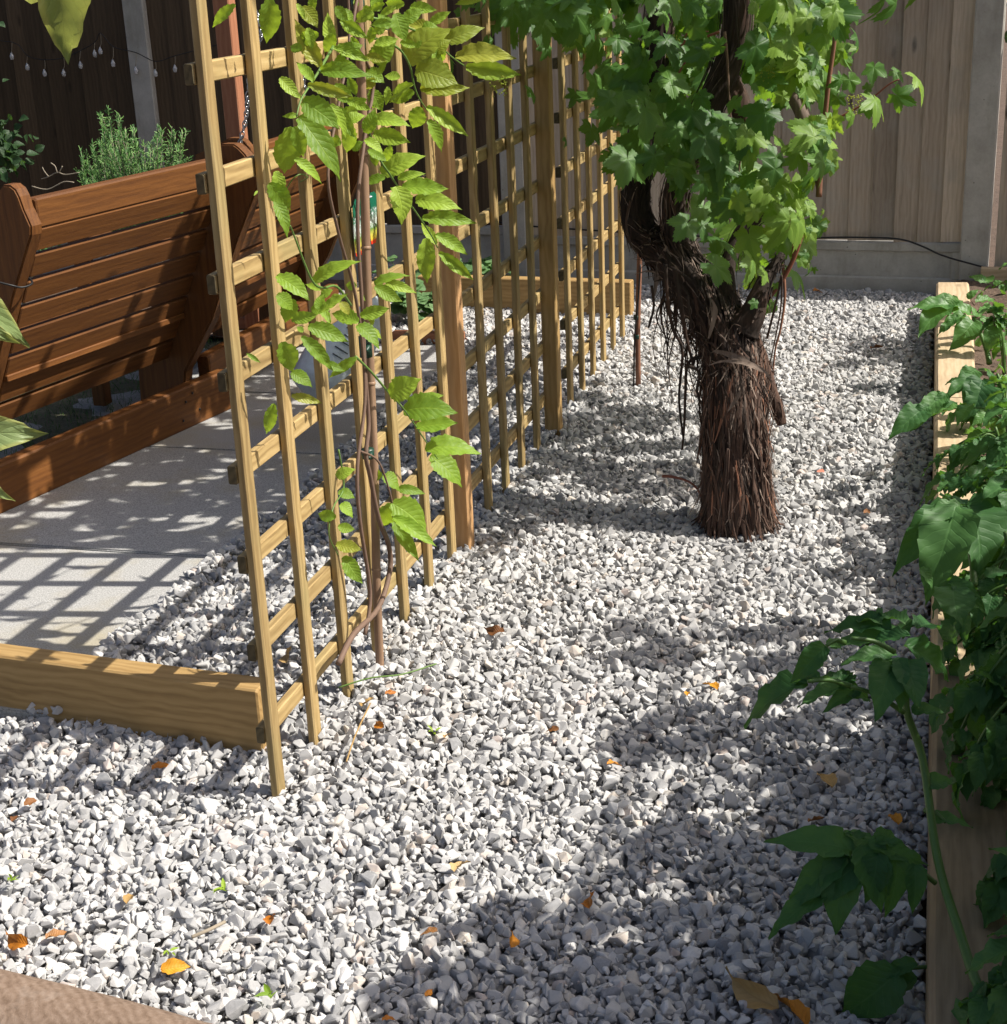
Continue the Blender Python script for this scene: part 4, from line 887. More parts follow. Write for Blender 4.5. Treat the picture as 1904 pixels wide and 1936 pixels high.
VL = [('V', x, y, d) for x, y, d in ((440, 20, 220), (640, 40, 220), (300, 120, 260), (160, 280, 280), (330, 400, 240), (740, 280, 210), (820, 140, 140), (910, 360, 160), (670, 470, 170), (560, 600, 260), (230, 700, 260), (60, 700, 200), (430, 900, 300),
 (760, 900, 330), (860, 1000, 350), (1050, 790, 160), (560, 1130, 280), (740, 1280, 330), (450, 1240, 260), (250, 880, 220), (180, 1180, 180), (1140, 240, 200), (1300, 250, 280), (1380, 400, 300), (1450, 180, 220), (1560, 300, 220), (1590, 180, 170),
 (1750, 270, 180), (1700, 420, 220), (1600, 560, 300), (1470, 560, 220), (1280, 600, 180), (1310, 860, 200), (1410, 740, 150), (1520, 640, 160), (1600, 740, 200), (1880, 420, 180), (1850, 620, 160), (1610, 1060, 260), (1800, 960, 240), (1770, 1130, 200),
 (1190, 1080, 280), (1050, 1040, 200), (1360, 1230, 280), (1170, 1330, 300), (1340, 1380, 220), (1000, 1240, 140), (880, 1350, 140), (1240, 1530, 240), (920, 1600, 100), (1000, 1700, 260), (1150, 1780, 320), (1500, 1440, 160), (1640, 1420, 150), (1640, 1570, 180),
 (1500, 1530, 160), (1380, 1620, 200), (1660, 1730, 150), (1540, 1700, 180), (1350, 1780, 200), (1780, 1260, 140), (1450, 1850, 180), (1100, 160, 160), (1250, 80, 240), (1400, 60, 240), (1520, 100, 240), (1680, 80, 220), (1850, 100, 180), (340, 560, 220),
 (520, 760, 240), (640, 1020, 240), (120, 900, 200), (960, 1150, 220), (680, 1420, 220), (1080, 1180, 200), (1440, 1090, 220), (1210, 1640, 200), (1060, 1500, 160), (620, 760, 230), (400, 720, 230), (120, 540, 200), (60, 420, 200), (60, 120, 220), (450, 280, 200),
 (1480, 300, 180), (1230, 420, 200), (1380, 520, 180), (1760, 560, 150), (1180, 1200, 180), (700, 1130, 240), (330, 1050, 200), (850, 760, 160))]
VL += [('T', x, y, d) for x, y, d in ((1150, 410, 170), (1030, 480, 120), (1130, 490, 80), (1300, 420, 110), (1430, 470, 190), (1330, 560, 170), (1180, 610, 150), (1120, 620, 90), (940, 575, 80), (1030, 680, 100), (1260, 60, 180), (1010, 40, 140), (980, 330, 160),
 (1030, 100, 90), (1070, 240, 130), (540, 1560, 120), (490, 1480, 90), (540, 1740, 110), (490, 1660, 90), (760, 1450, 80), (790, 1540, 60), (810, 1320, 80), (870, 1200, 40), (570, 1640, 70), (900, 940, 90), (880, 830, 100), (930, 700, 100), (790, 1060, 110), (800, 1190, 90))]
VL += [('B', x, y, d) for x, y, d in ((1150, 190, 210), (1450, 150, 280), (1600, 180, 250), (1780, 230, 260), (1880, 470, 170), (1760, 860, 220), (1180, 20, 150), (1350, -20, 200), (1700, 60, 200), (1020, 560, 130))]
VL += [('U', x, y, d) for x, y, d in ((1290, 800, 70), (1400, 560, 150), (1430, 760, 130), (1560, 900, 140), (1450, 300, 190), (1500, 120, 180), (1620, 180, 180), (1330, 560, 130), (1250, 60, 150), (1090, 20, 140), (1380, 30, 140), (1560, 560, 150), (1600, 700, 150), (1500, 440, 160))]
VL += [(c, x+rnd.uniform(-70, 70), y+rnd.uniform(-60, 60), d*rnd.uniform(.5, .85)) for c, x, y, d in VL if (c == 'V' or (c == 'T' and x < 960)) and rnd.random() < .75]
def inpoly(u, v):
    if v < 150: return 1190 < u < 1600
    if v < 330: return 1175 < u < 1560
    if v < 440: return 1290 < u < 1550
    return 1370 < u < 1545 and v < 545
FV = []
while len(FV) < 105:
    u_, v_ = rnd.uniform(1170, 1610), rnd.uniform(-20, 550)
    if inpoly(u_, v_) and not (abs(u_-(1385+.0*v_)) < 26 and v_ < 200): FV.append(('D', u_, v_, rnd.uniform(46, 84)))
FV += [('D', rnd.uniform(880, 1190), rnd.gauss(20, 35), rnd.uniform(40, 75)) for _ in range(26)]
VL += FV
for i, (c, x, y, d) in enumerate(VL):
    Y = (rnd.uniform(1.32, 1.60) if rnd.random() < .6 else rnd.uniform(1.7, 2.5)) if c in 'VT' else rnd.uniform(1.9, 2.3)
    if c == 'V' and x < 700: Y = rnd.uniform(1.35, 1.70) if rnd.random() < .6 else rnd.uniform(1.85, 2.5)
    if c == 'B': Y = rnd.uniform(1.5, 2.0)
    if c == 'D': Y = rnd.uniform(1.34, 1.62) if rnd.random() < .6 else rnd.uniform(1.8, 2.3)
    if c == 'V' and x > 1200 and rnd.random() < .5: Y += .18
    u, v = px(c, x, y); cpt = at_y(u, v, Y); size = d*.79868/CROPS[c][2]/pxm(cpt)
    ang = rnd.gauss(0, .7); 
    if c == 'T' and x > 1000: ang += .5
    dn = -UP*math.cos(ang)+RT*math.sin(ang)+FW*rnd.uniform(-.5, .2); dn.normalize()
    size = min(.15, size*rnd.choice((.75, .9, 1.0, 1.1, 1.2))); base = cpt-dn*size*.32; tip = cpt+dn*size*.70
    yg = (u > 1400 and rnd.random() < .45) or (c == 'V' and 1350 < x and rnd.random() < .25) or rnd.random() < .05
    nr = (CAM-cpt).normalized()*.6+Vector((.5, .1, .5))+rv(.75)
    lf = add_leaf('vine_y' if yg else 'vine', base, tip, vine, nr, rnd.uniform(.9, 1.1))
# further foliage of the vine over the top of the frame and beyond it
for k in range(150):
    q = Vector((rnd.uniform(-.2, 1.15), rnd.uniform(1.5, 3.0), rnd.uniform(1.3, 2.0)))
    if k < 70: q = Vector((rnd.uniform(.1, .9), rnd.uniform(1.75, 2.6), rnd.uniform(1.05, 1.45)))
    u_ = (q-CAM); uu = 952+FPX*u_.dot(RT)/u_.dot(FW); vv_ = PPY-FPX*u_.dot(UP)/u_.dot(FW)
    if vv_ > 20 and not (1170 < uu < 1560): continue
    s_ = rnd.uniform(.08, .13); d = Vector((rnd.uniform(-1, 1), rnd.uniform(-1, 1), -.7)).normalized()
    add_leaf('vine', q, q+d*s_, vine, Vector((.4, 0, 1))+rv(.5))
it = []  # unseen vine leaves added above the frame to shade gravel and paving
def pix(q): d = q-CAM; return 952+FPX*d.dot(RT)/d.dot(FW), PPY-FPX*d.dot(UP)/d.dot(FW)
for u, v in ((1000, 770), (1080, 745), (1160, 765), (1240, 790), (1100, 825), (1180, 850), (1260, 885), (1040, 885), (1130, 905), (1220, 930), (1300, 930), (990, 835), (1290, 850), (1320, 900), (1170, 800), (1060, 800), (1640, 665), (1690, 680)):
    g = at(u, v, 'z', 0); zz = rnd.uniform(1.42, 1.6)
    for _ in range(13 if u < 1500 else 9):
        q = g+SUN/SUN.z*zz+Vector((rnd.gauss(0, .05), rnd.gauss(0, .07), rnd.gauss(0, .05))); a_, b_ = pix(q)
        if b_ > -45 and a_ < 1960: continue
        d = Vector((rnd.uniform(-1, 1), rnd.uniform(-1, 1), -.5)).normalized(); it.append(leaf_M(q, q+d*rnd.uniform(.06, .1), SUN+rv(.5)))
for k in range(430):
    q = Vector((rnd.uniform(.12, 1.15), rnd.uniform(1.3, 3.3), rnd.uniform(1.5, 2.15))); d = Vector((rnd.uniform(-1, 1), rnd.uniform(-1, 1), -.5)).normalized(); it.append(leaf_M(q, q+d*rnd.uniform(.07, .12), Vector((.4, 0, 1))+rv(.5)))
o = put('shade_canopy', with_mat(leaves_geo(it, GS[:3]), M['vine']), None, vine); o['kind'] = 'stuff'
for (c, x, y) in (('V', 600, 350), ('V', 1330, 590), ('B', 1450, 770), ('T', 1040, 600), ('T', 20, 270)):
    p = at_y(*px(c, x, y), 1.5 if c != 'B' else 1.2); bm = bmesh.new()
    for _ in range(46):
        d = rv(.018); d.z = d.z*1.5
        bmesh.ops.create_icosphere(bm, subdivisions=1, radius=.0022, matrix=Matrix.Translation(p+d))
    me = bpy.data.meshes.new('m'); bm.to_mesh(me); bm.free(); put('flower_cluster', me, M['wisteria_y'], vine)
# two sticks beside the vine
t = empty('support_stake', (.19, 2.88, 0), 'short brown stake with wires just beyond the trellis end', 'stake')
sp = [at(1207, 727, 'y', 2.88), at(1206, 620, 'y', 2.88), at(1209, 500, 'y', 2.88), at(1212, 440, 'y', 2.88)]; put('stake', tube(sp, .0095, 10, 3), M['stick'], t)
put('wire', tube([at(1198, 730, 'y', 2.87), at(1200, 640, 'y', 2.87), at(1207, 560, 'y', 2.86), at(1211, 500, 'y', 2.86)], .003, 6, 4), M['black'], t)
for v_ in (636, 600): 
    p = at(1204, v_, 'y', 2.88); put('tie', tube([p-Vector((0, 0, .008)), p+Vector((0, 0, .008))], .012, 10, 1), M['tie'], t)

# ------------------------------------------------------------------ potato plants in the raised bed
def compound(parent, p, d, L, size, n=2, kind='potato', endsize=1.25):
    """a potato leaf: rachis with pairs of leaflets and a big end leaflet"""
    p = Vector(p); d = Vector(d).normalized(); up = Vector((0, 0, 1)); s = d.cross(up).normalized()
    mid = p+d*L*.5+Vector((0, 0, .015)); end = p+d*L-Vector((0, 0, L*.12))
    put('leaf_stalk', tube([p, mid, end], [.0034, .0026, .0018], 6, 4), M['stem_p'], parent)
    add_leaf(kind, end, end+(d+Vector((0, 0, -.45))+rv(.12)).normalized()*size*endsize, parent, up+rv(.25))
    for k in range(n):
        q = p.lerp(end, .35+.5*k/max(1, n-1)+.08)+Vector((0, 0, .012))
        for sg in (-1, 1):
            add_leaf(kind, q, q+(d*.45+s*sg+Vector((0, 0, -.3))+rv(.15)).normalized()*size*rnd.uniform(.7, 1), parent, up+rv(.3))
    for k in range(2):
        q = p.lerp(end, .3+.35*k)
        for sg in (-1, 1): add_leaf(kind, q, q+(d*.3+s*sg+rv(.2)).normalized()*size*.3, parent, up+rv(.3))
def potato(base, height, lean, nleaf, lab, size=.062, kind='potato', azs=None, stemr=.0065, zs=None):
    t = empty('potato_plant', base, lab, 'potato plant', 'potato plants in the raised bed'); b = Vector(base); top = b+Vector((lean[0], lean[1], height))
    mid = b.lerp(top, .5)+Vector((lean[0]*-.15, 0, .02)); put('stem', tube([b-Vector((0, 0, .03)), mid, top], [stemr, stemr*.85, stemr*.6], 9, 6), M['stem_p'], t)
    for k in range(nleaf):
        f = (.35+.65*k/max(1, nleaf-1)) if zs is None else zs[k]; q = b.lerp(top, f)
        a = (k*2.4+rnd.uniform(-.4, .4)) if azs is None else azs[k]; el = .1+.5*f if azs is None else .05
        compound(t, q, (math.cos(a), math.sin(a), el), rnd.uniform(.07, .12), size*rnd.uniform(.85, 1.15), 2, kind)
    return t
def at_x(u, v, X): return at(u, v, 'x', X)
# main plant leaning out over the gravel: stem and leaves measured from the picture
def stem_plant(lab, pts, leaves, kind='potato', r=(.0075, .0045)):
    P3 = [at(*px(c, x, y), 'y', Y) for c, x, y, Y in pts]; t = empty('potato_plant', P3[0], lab, 'potato plant', 'potato plants in the raised bed')
    n_ = len(P3); put('stem', tube(P3, [r[0]+(r[1]-r[0])*i/(n_-1) for i in range(n_)], 10, 6), M['stem_p'], t)
    for (c, x0, y0, x1, y1, wd, Y0, Y1) in leaves:
        b, tp = at(*px(c, x0, y0), 'y', Y0), at(*px(c, x1, y1), 'y', Y1)
        Lp = math.hypot(x1-x0, y1-y0); nr = (CAM-b).normalized()*.5+Vector((.15, 0, .8))+rv(.2)
        add_leaf(kind, b, tp, t, nr, min(1.6, max(.6, wd/Lp/.72)))
    return t, P3
t, P3 = stem_plant('tall potato plant leaning over the gravel nearest the camera', [('D', 2000*1.0, 2010, -.68), ('D', 1870, 1900, -.62), ('D', 1812, 1755, -.50), ('D', 1772, 1620, -.42), ('S', 1430, 420, -.34), ('P', 1260, 780, -.33), ('P', 1255, 600, -.32), ('P', 1220, 450, -.32)],
 [('P', 1190, 400, 860, 410, 150, -.32, -.36), ('P', 1240, 350, 1660, 490, 140, -.32, -.28), ('P', 1190, 430, 1070, 690, 190, -.33, -.42), ('P', 1220, 440, 1370, 620, 170, -.33, -.40), ('P', 740, 350, 520, 525, 150, -.34, -.38), ('P', 740, 340, 880, 320, 70, -.34, -.32),
  ('P', 620, 590, 130, 700, 170, -.33, -.34), ('P', 860, 580, 640, 470, 150, -.33, -.28), ('P', 860, 600, 560, 680, 150, -.33, -.38), ('P', 900, 600, 790, 500, 120, -.33, -.30), ('P', 780, 590, 930, 500, 110, -.33, -.3), ('P', 1010, 690, 900, 640, 80, -.33, -.36),
  ('P', 1160, 240, 725, 140, 190, -.28, -.26), ('P', 1160, 300, 800, 260, 160, -.28, -.30), ('P', 1250, 200, 1010, 90, 150, -.28, -.22), ('P', 1280, 280, 960, 310, 110, -.3, -.3), ('P', 1230, 300, 1180, 60, 110, -.28, -.2),
  ('S', 1040, 930, 640, 790, 90, -.40, -.42), ('S', 1000, 960, 620, 1210, 200, -.40, -.46), ('S', 900, 1150, 545, 1370, 150, -.42, -.48), ('S', 1010, 950, 900, 1345, 260, -.40, -.48), ('S', 1060, 930, 1070, 740, 150, -.40, -.34), ('S', 1080, 900, 1260, 1160, 220, -.40, -.46), ('S', 1160, 880, 1360, 800, 120, -.40, -.36),
  ('S', 1280, 950, 1320, 1270, 150, -.40, -.46), ('S', 1120, 880, 1480, 980, 130, -.40, -.40), ('S', 1400, 1560, 1160, 1620, 100, -.45, -.47), ('S', 1300, 1600, 960, 1904, 300, -.46, -.50), ('S', 1400, 1640, 1150, 1750, 110, -.45, -.47), ('S', 1060, 1000, 840, 1180, 190, -.41, -.46), ('S', 1000, 940, 780, 980, 110, -.40, -.40), ('S', 1180, 940, 1130, 1180, 170, -.41, -.46), ('S', 1380, 1000, 1420, 1230, 120, -.41, -.46), ('S', 1100, 860, 960, 800, 90, -.4, -.37), ('P', 700, 560, 420, 560, 130, -.33, -.3), ('P', 960, 620, 760, 690, 100, -.33, -.38), ('P', 1100, 200, 860, 90, 110, -.28, -.22), ('P', 1330, 240, 1480, 130, 120, -.28, -.22), ('P', 1230, 460, 1280, 640, 130, -.33, -.39), ('P', 1290, 780, 1480, 700, 110, -.34, -.33), ('S', 1480, 760, 1680, 700, 110, -.37, -.36), ('S', 1450, 560, 1600, 480, 110, -.36, -.34)])
for a_, b_ in (((('P', 1240, 780), ('P', 900, 610))), (('P', 900, 610), ('P', 620, 580)), (('P', 1180, 390), ('P', 900, 300)), (('P', 860, 330), ('P', 740, 350)), (('S', 1500, 1110), ('S', 1280, 980)), (('S', 1280, 980), ('S', 1040, 930)), (('S', 1640, 1600), ('S', 1300, 1600)), (('S', 1440, 700), ('S', 1560, 770))):
    q0, q1 = at(*px(*a_), 'y', -.35), at(*px(*b_), 'y', -.37); put('leaf_stalk', tube([q0, q0.lerp(q1, .5)+Vector((0, 0, .006)), q1], [.0042, .0034, .0026], 7, 4), M['stem_p'], t)
t, P3 = stem_plant('potato plant with a broad drooping leaf over the sleeper edge', [('Q', 1250, 1500, .55), ('Q', 1230, 1250, .6), ('Q', 1170, 980, .65), ('Q', 1150, 780, .7)],
 [('Q', 1120, 760, 800, 870, 190, .62, .55), ('Q', 1000, 740, 560, 1250, 220, .62, .50), ('Q', 1080, 770, 920, 1350, 380, .60, .45), ('Q', 1180, 760, 1400, 1110, 420, .66, .55), ('Q', 1200, 720, 1560, 820, 300, .68, .66), ('Q', 1090, 740, 1010, 640, 160, .68, .75), ('Q', 1150, 760, 1250, 650, 150, .68, .75),
  ('Q', 750, 1340, 900, 1460, 110, .4, .38), ('Q', 1020, 1450, 1380, 1660, 190, .35, .30), ('Q', 1350, 1420, 1560, 1300, 150, .4, .42), ('Q', 1190, 490, 1560, 370, 200, .9, .95), ('Q', 1060, 1510, 1120, 1780, 330, .33, .25)], r=(.008, .005))
t, P3 = stem_plant('potato plant spreading over the sleepers halfway along the bed', [('R', 1280, 1500, 2.1), ('R', 1240, 1350, 2.15), ('R', 1130, 1330, 2.2)],
 [('R', 1100, 1330, 960, 1420, 160, 2.1, 2.05), ('R', 1080, 1400, 740, 1620, 180, 2.05, 1.95), ('R', 1180, 1440, 1040, 1740, 260, 2.0, 1.9), ('R', 1250, 1500, 1130, 1740, 240, 2.0, 1.9), ('R', 760, 1600, 620, 1800, 150, 1.9, 1.85), ('R', 700, 1640, 430, 1800, 150, 1.9, 1.8), ('R', 560, 1750, 360, 1860, 130, 1.85, 1.8),
  ('R', 500, 1780, 250, 1920, 180, 1.85, 1.75), ('R', 900, 1450, 740, 1450, 90, 2.1, 2.1), ('R', 700, 1600, 560, 1640, 120, 1.95, 1.95), ('R', 1300, 1450, 1440, 1300, 160, 2.1, 2.2), ('R', 850, 1700, 700, 1800, 150, 1.9, 1.85)], r=(.007, .004))
t, P3 = stem_plant('bright sunlit potato plant arching over the far end of the sleepers', [('R', 1250, 1260, 2.9), ('R', 1210, 1080, 2.95), ('R', 1130, 880, 3.0), ('R', 1070, 740, 3.05)],
 [('R', 1040, 700, 760, 480, 160, 3.0, 2.95), ('R', 900, 600, 470, 480, 150, 3.0, 2.9), ('R', 760, 560, 500, 750, 200, 3.0, 2.85), ('R', 960, 700, 650, 850, 170, 2.95, 2.85), ('R', 1080, 780, 900, 930, 180, 2.95, 2.85), ('R', 1060, 700, 1180, 640, 120, 3.0, 3.05), ('R', 1000, 520, 1100, 400, 100, 3.1, 3.1),
  ('R', 1090, 560, 1330, 480, 120, 3.1, 3.15), ('R', 1180, 600, 1320, 620, 110, 3.1, 3.1), ('R', 1140, 740, 1330, 830, 150, 3.0, 3.0), ('R', 1200, 330, 1060, 220, 130, 3.3, 3.3), ('R', 1240, 340, 1200, 190, 120, 3.3, 3.35), ('R', 1300, 360, 1380, 300, 120, 3.3, 3.3), ('R', 1310, 780, 1440, 820, 130, 3.0, 3.0), ('R', 1280, 960, 1400, 960, 60, 3.0, 3.0), ('R', 1240, 1030, 1380, 1070, 60, 3.0, 3.0),
  ('R', 880, 700, 720, 880, 120, 2.9, 2.85), ('R', 830, 480, 780, 600, 120, 3.0, 2.95)], kind='potato_y', r=(.010, .006))
specs = [((1.43, -.15, .08), .30, (.03, .02), 'bushy potato plant in deep shade at the bottom right corner', 8), ((1.47, .22, .08), .34, (-.02, .03), 'potato plant behind the tall leaning one, beside the sleeper', 8), ((1.42, .80, .08), .30, (-.02, 0), 'dense potato plant beside the middle sleeper joint', 8),
         ((1.46, 1.30, .08), .30, (-.03, .02), 'potato plant with leaves reaching the right picture edge', 8), ((1.40, 1.70, .08), .22, (-.02, .0), 'low potato plant with small pale leaflets above the soil', 7), ((1.62, 2.4, .08), .26, (.0, .0), 'potato plant at the right edge below the fence post', 6),
         ((1.60, 3.6, .08), .28, (.0, .0), 'far potato plant in front of the low fence panel', 7), ((1.66, .55, .08), .38, (.0, .0), 'second row potato plant cut by the right picture edge', 7), ((1.55, -.55, .08), .36, (.02, .0), 'potato plant in the very bottom right corner', 8), ((1.68, 1.9, .08), .3, (.0, .0), 'second row potato plant in the sun behind the low one', 6), ((1.70, -.2, .08), .42, (.05, .0), 'tall shading potato plant beyond the right picture edge', 8)]
for b, h_, ln, lab, nl in specs: potato(b, h_, ln, nl, lab, .08, 'potato_y' if b[1] > 1.5 else 'potato')
# leafy shoots that lean out over the sleepers, one plant each
fill = [((1.40, -.62), [(1870, 1880), (1890, 1800), (1860, 1920), (1830, 1905), (1800, 1925)], .30, 'dark potato plant low in the bottom right corner'),
        ((1.39, -.40), [(1880, 1700), (1900, 1640), (1885, 1760), (1840, 1820), (1900, 1850)], .32, 'potato plant behind the leaning stem, lower right'),
        ((1.38, -.10), [(1850, 1500), (1890, 1450), (1870, 1540), (1900, 1560), (1820, 1460), (1790, 1500)], .30, 'shaded potato plant over the sleeper at the lower right edge'),
        ((1.38, .12), [(1810, 1380), (1860, 1370), (1900, 1330), (1840, 1420), (1895, 1400), (1780, 1395), (1760, 1340)], .30, 'shaded potato plant right of the leaning plant top'),
        ((1.39, .40), [(1820, 1260), (1870, 1240), (1900, 1200), (1850, 1300), (1890, 1290), (1780, 1290), (1800, 1200), (1760, 1250)], .28, 'dense dark potato plant below the broad drooping leaf'),
        ((1.40, .75), [(1870, 1130), (1895, 1080), (1850, 1170), (1900, 1150), (1820, 1150), (1780, 1120)], .28, 'potato plant at the right edge beside the broad drooping leaf'),
        ((1.39, 1.15), [(1860, 1020), (1895, 980), (1830, 1000), (1870, 950), (1900, 930), (1790, 960), (1760, 930)], .26, 'potato plant behind the broad drooping leaf'),
        ((1.40, 1.55), [(1800, 880), (1850, 890), (1895, 880), (1830, 850), (1880, 840), (1780, 850), (1740, 880)], .22, 'small leaved potato plant above the pale sleeper patch'),
        ((1.42, 2.0), [(1870, 760), (1890, 800), (1850, 790), (1900, 730), (1820, 800), (1790, 790)], .24, 'potato plant at the right edge with a grey green sheen'),
        ((1.37, .02), [(1780, 1440), (1830, 1400), (1880, 1420), (1900, 1370), (1850, 1330), (1800, 1330), (1890, 1290)], .34, 'potato plant with drooping dark leaves right of the leaning plant'),
        ((1.38, .58), [(1780, 1200), (1830, 1210), (1880, 1180), (1850, 1230), (1900, 1240), (1800, 1130)], .30, 'potato plant in shade under the broad leaf, right edge'),
        ((1.38, 1.35), [(1790, 910), (1820, 930), (1860, 900), (1890, 910), (1760, 900), (1770, 960)], .25, 'potato plant with crinkled leaves across the sleeper'),
        ((1.44, 2.9), [(1880, 620), (1895, 680), (1870, 590), (1890, 560), (1900, 600)], .24, 'sunlit potato plant at the right edge by the fence post')]
for (bx_, by_), pts_, hh, lab in fill:
    b = Vector((bx_, by_, .07)); t = empty('potato_plant', b, lab, 'potato plant', 'potato plants in the raised bed'); top = b+Vector((-.05, 0, hh)); kd = 'potato_y' if by_ > 1.9 else 'potato'
    put('stem', tube([b, b.lerp(top, .5)+Vector((.01, 0, 0)), top], [.007, .006, .004], 8, 5), M['stem_p'], t)
    for k, (u, v) in enumerate(pts_):
        e_ = at(u, v, 'y', by_+rnd.uniform(-.06, .06)); o_ = b.lerp(top, rnd.uniform(.5, 1)); d = e_-o_
        if e_.z < .10: e_.z = .12; d = e_-o_
        compound(t, o_, d+Vector((0, 0, .02)), max(.05, d.length*.75), rnd.uniform(.045, .07), 3, kd)
# short weeds on the bed
mb = []
for _ in range(500):
    x, y = rnd.uniform(1.36, 1.9), rnd.uniform(-.5, 4.2); p = Vector((x, y, .085)); d = (rv(1)+Vector((0, 0, 1))).normalized(); mb.append(leaf_M(p, p+d*rnd.uniform(.02, .05), Vector((0, 0, 1))+rv(.5)))
o = put('weeds', with_mat(leaves_geo(mb, SIMPLEW), M['potato_y'])); tag(o, 'small green weeds scattered on the bed soil', 'weeds', kind='stuff')

# ------------------------------------------------------------------ unseen tree added to the right, leaves set along sun rays to shade gravel
tree = empty('added_shade_tree', (2.9, .1, 0), 'leafy tree added unseen beyond the right edge to cast dappled shade on the gravel', 'tree')
def on_sun(gx, gy, z): s = SUN/SUN.z; return Vector((gx, gy, 0))+s*z
tpts = [Vector((2.95, .1, -.05)), Vector((2.9, .1, .8)), Vector((2.82, .05, 1.5)), Vector((2.6, 0, 2.2))]
put('trunk', tube(tpts, [.07, .06, .045, .025], 12, 6, barkdisp(.1)), M['bark'], tree)
items = []
blobs_px = [(1160, 1195, .035), (1200, 1190, .045), (1250, 1215, .045), (1200, 1245, .04), (1270, 1250, .035), (1400, 1200, .04), (1450, 1195, .04), (1510, 1190, .045), (1560, 1225, .05), (1430, 1250, .035), (1500, 1255, .045),
            (1180, 1395, .035), (1225, 1370, .035), (1230, 1420, .035), (1280, 1360, .035), (1290, 1410, .04), (1340, 1345, .035), (1350, 1395, .04), (1400, 1360, .04), (1400, 1420, .035), (1460, 1370, .05), (1470, 1440, .04), (1530, 1370, .05), (1540, 1450, .045), (1600, 1340, .04), (1670, 1340, .05), (1680, 1430, .05), (1705, 1500, .05), (1590, 1500, .04), (1500, 1500, .035), (1660, 1550, .04),
            (1250, 1570, .035), (1300, 1560, .04), (1360, 1570, .04), (1430, 1560, .045), (1270, 1620, .035), (1330, 1630, .045), (1400, 1640, .05), (1480, 1620, .05), (1560, 1600, .05), (1300, 1690, .04), (1370, 1710, .05), (1460, 1710, .055), (1560, 1700, .06), (1640, 1640, .055), (1700, 1660, .05),
            (1280, 1760, .04), (1350, 1790, .05), (1450, 1800, .06), (1560, 1800, .06), (1660, 1760, .06), (720, 1870, .03), (785, 1855, .04), (860, 1835, .04), (865, 1745, .03), (925, 1715, .035), (990, 1705, .035), (1040, 1720, .03), (970, 1770, .03), (950, 1845, .05), (1040, 1860, .05), (1130, 1850, .05), (1210, 1860, .05),
            (1290, 1870, .06), (1380, 1880, .06), (1480, 1890, .07), (1580, 1890, .07), (1680, 1880, .07), (800, 1930, .05), (900, 1930, .06), (1010, 1935, .06), (1130, 1935, .06), (1240, 1935, .06), (1620, 970, .035), (1570, 1085, .025), (1600, 1030, .025), (1640, 670, .06), (1690, 650, .06), (1600, 690, .04)]
blobs = []
lit = [(1600, 1405), (1625, 1445), (1500, 1590), (1330, 1475), (1250, 1490), (1440, 1545), (1615, 1610), (1550, 1825), (1205, 1900), (1160, 1700), (1370, 1520), (1690, 1600), (1410, 1320), (1350, 1290)]
for u, v, r_ in blobs_px:
    if any(math.hypot(u-a, v-b) < 34 for a, b in lit): continue
    g = at(u, v, 'z', 0); blobs.append((g.x, g.y, (1.02+.35*rnd.random()) if v > 1100 else 1.15+.2*rnd.random(), r_, int(16*(r_/.05)**2)))
blobs += [(1.27, -.62, 2.0, .12, 90), (1.30, -.40, 2.0, .12, 90), (1.27, -.18, 1.9, .11, 80), (1.32, .02, 1.9, .11, 70), (1.30, .25, 1.8, .08, 40), (1.36, .45, 1.8, .08, 30), (1.28, -.85, 2.0, .13, 80)]
for gx, gy, z, r_, n_ in blobs:
    c = on_sun(gx, gy, z); trunkp = tpts[-1] if gy < 1.2 else Vector((2.7, .6, 2.0))
    if n_ > 12: put('branch', tube([tpts[2 if n_ > 30 else 3], tpts[3].lerp(c, .5)+Vector((0, 0, .12)), c], [.006, .003, .0015], 5, 5), M['bark'], tree)
    for _ in range(int(n_*1.15)):
        q = c+Vector((rnd.gauss(0, r_*.48), rnd.gauss(0, r_*.48), rnd.gauss(0, r_*.4))); d = (rv(1)+Vector((-.2, 0, -.3))).normalized(); items.append(leaf_M(q, q+d*rnd.uniform(.04, .07), SUN+rv(.6)))
for _ in range(1300):                                     # rest of the added crown, unseen to the right of the picture
    q = Vector((rnd.gauss(3.6, .14), rnd.gauss(.0, .55), rnd.gauss(2.35, .25)))
    if q.z < 1.7: continue
    d = (rv(1)+Vector((0, 0, -.3))).normalized(); items.append(leaf_M(q, q+d*rnd.uniform(.05, .09), SUN+rv(.7)))
put('crown', with_mat(leaves_geo(items, SIMPLEW), M['shrub']), None, tree)

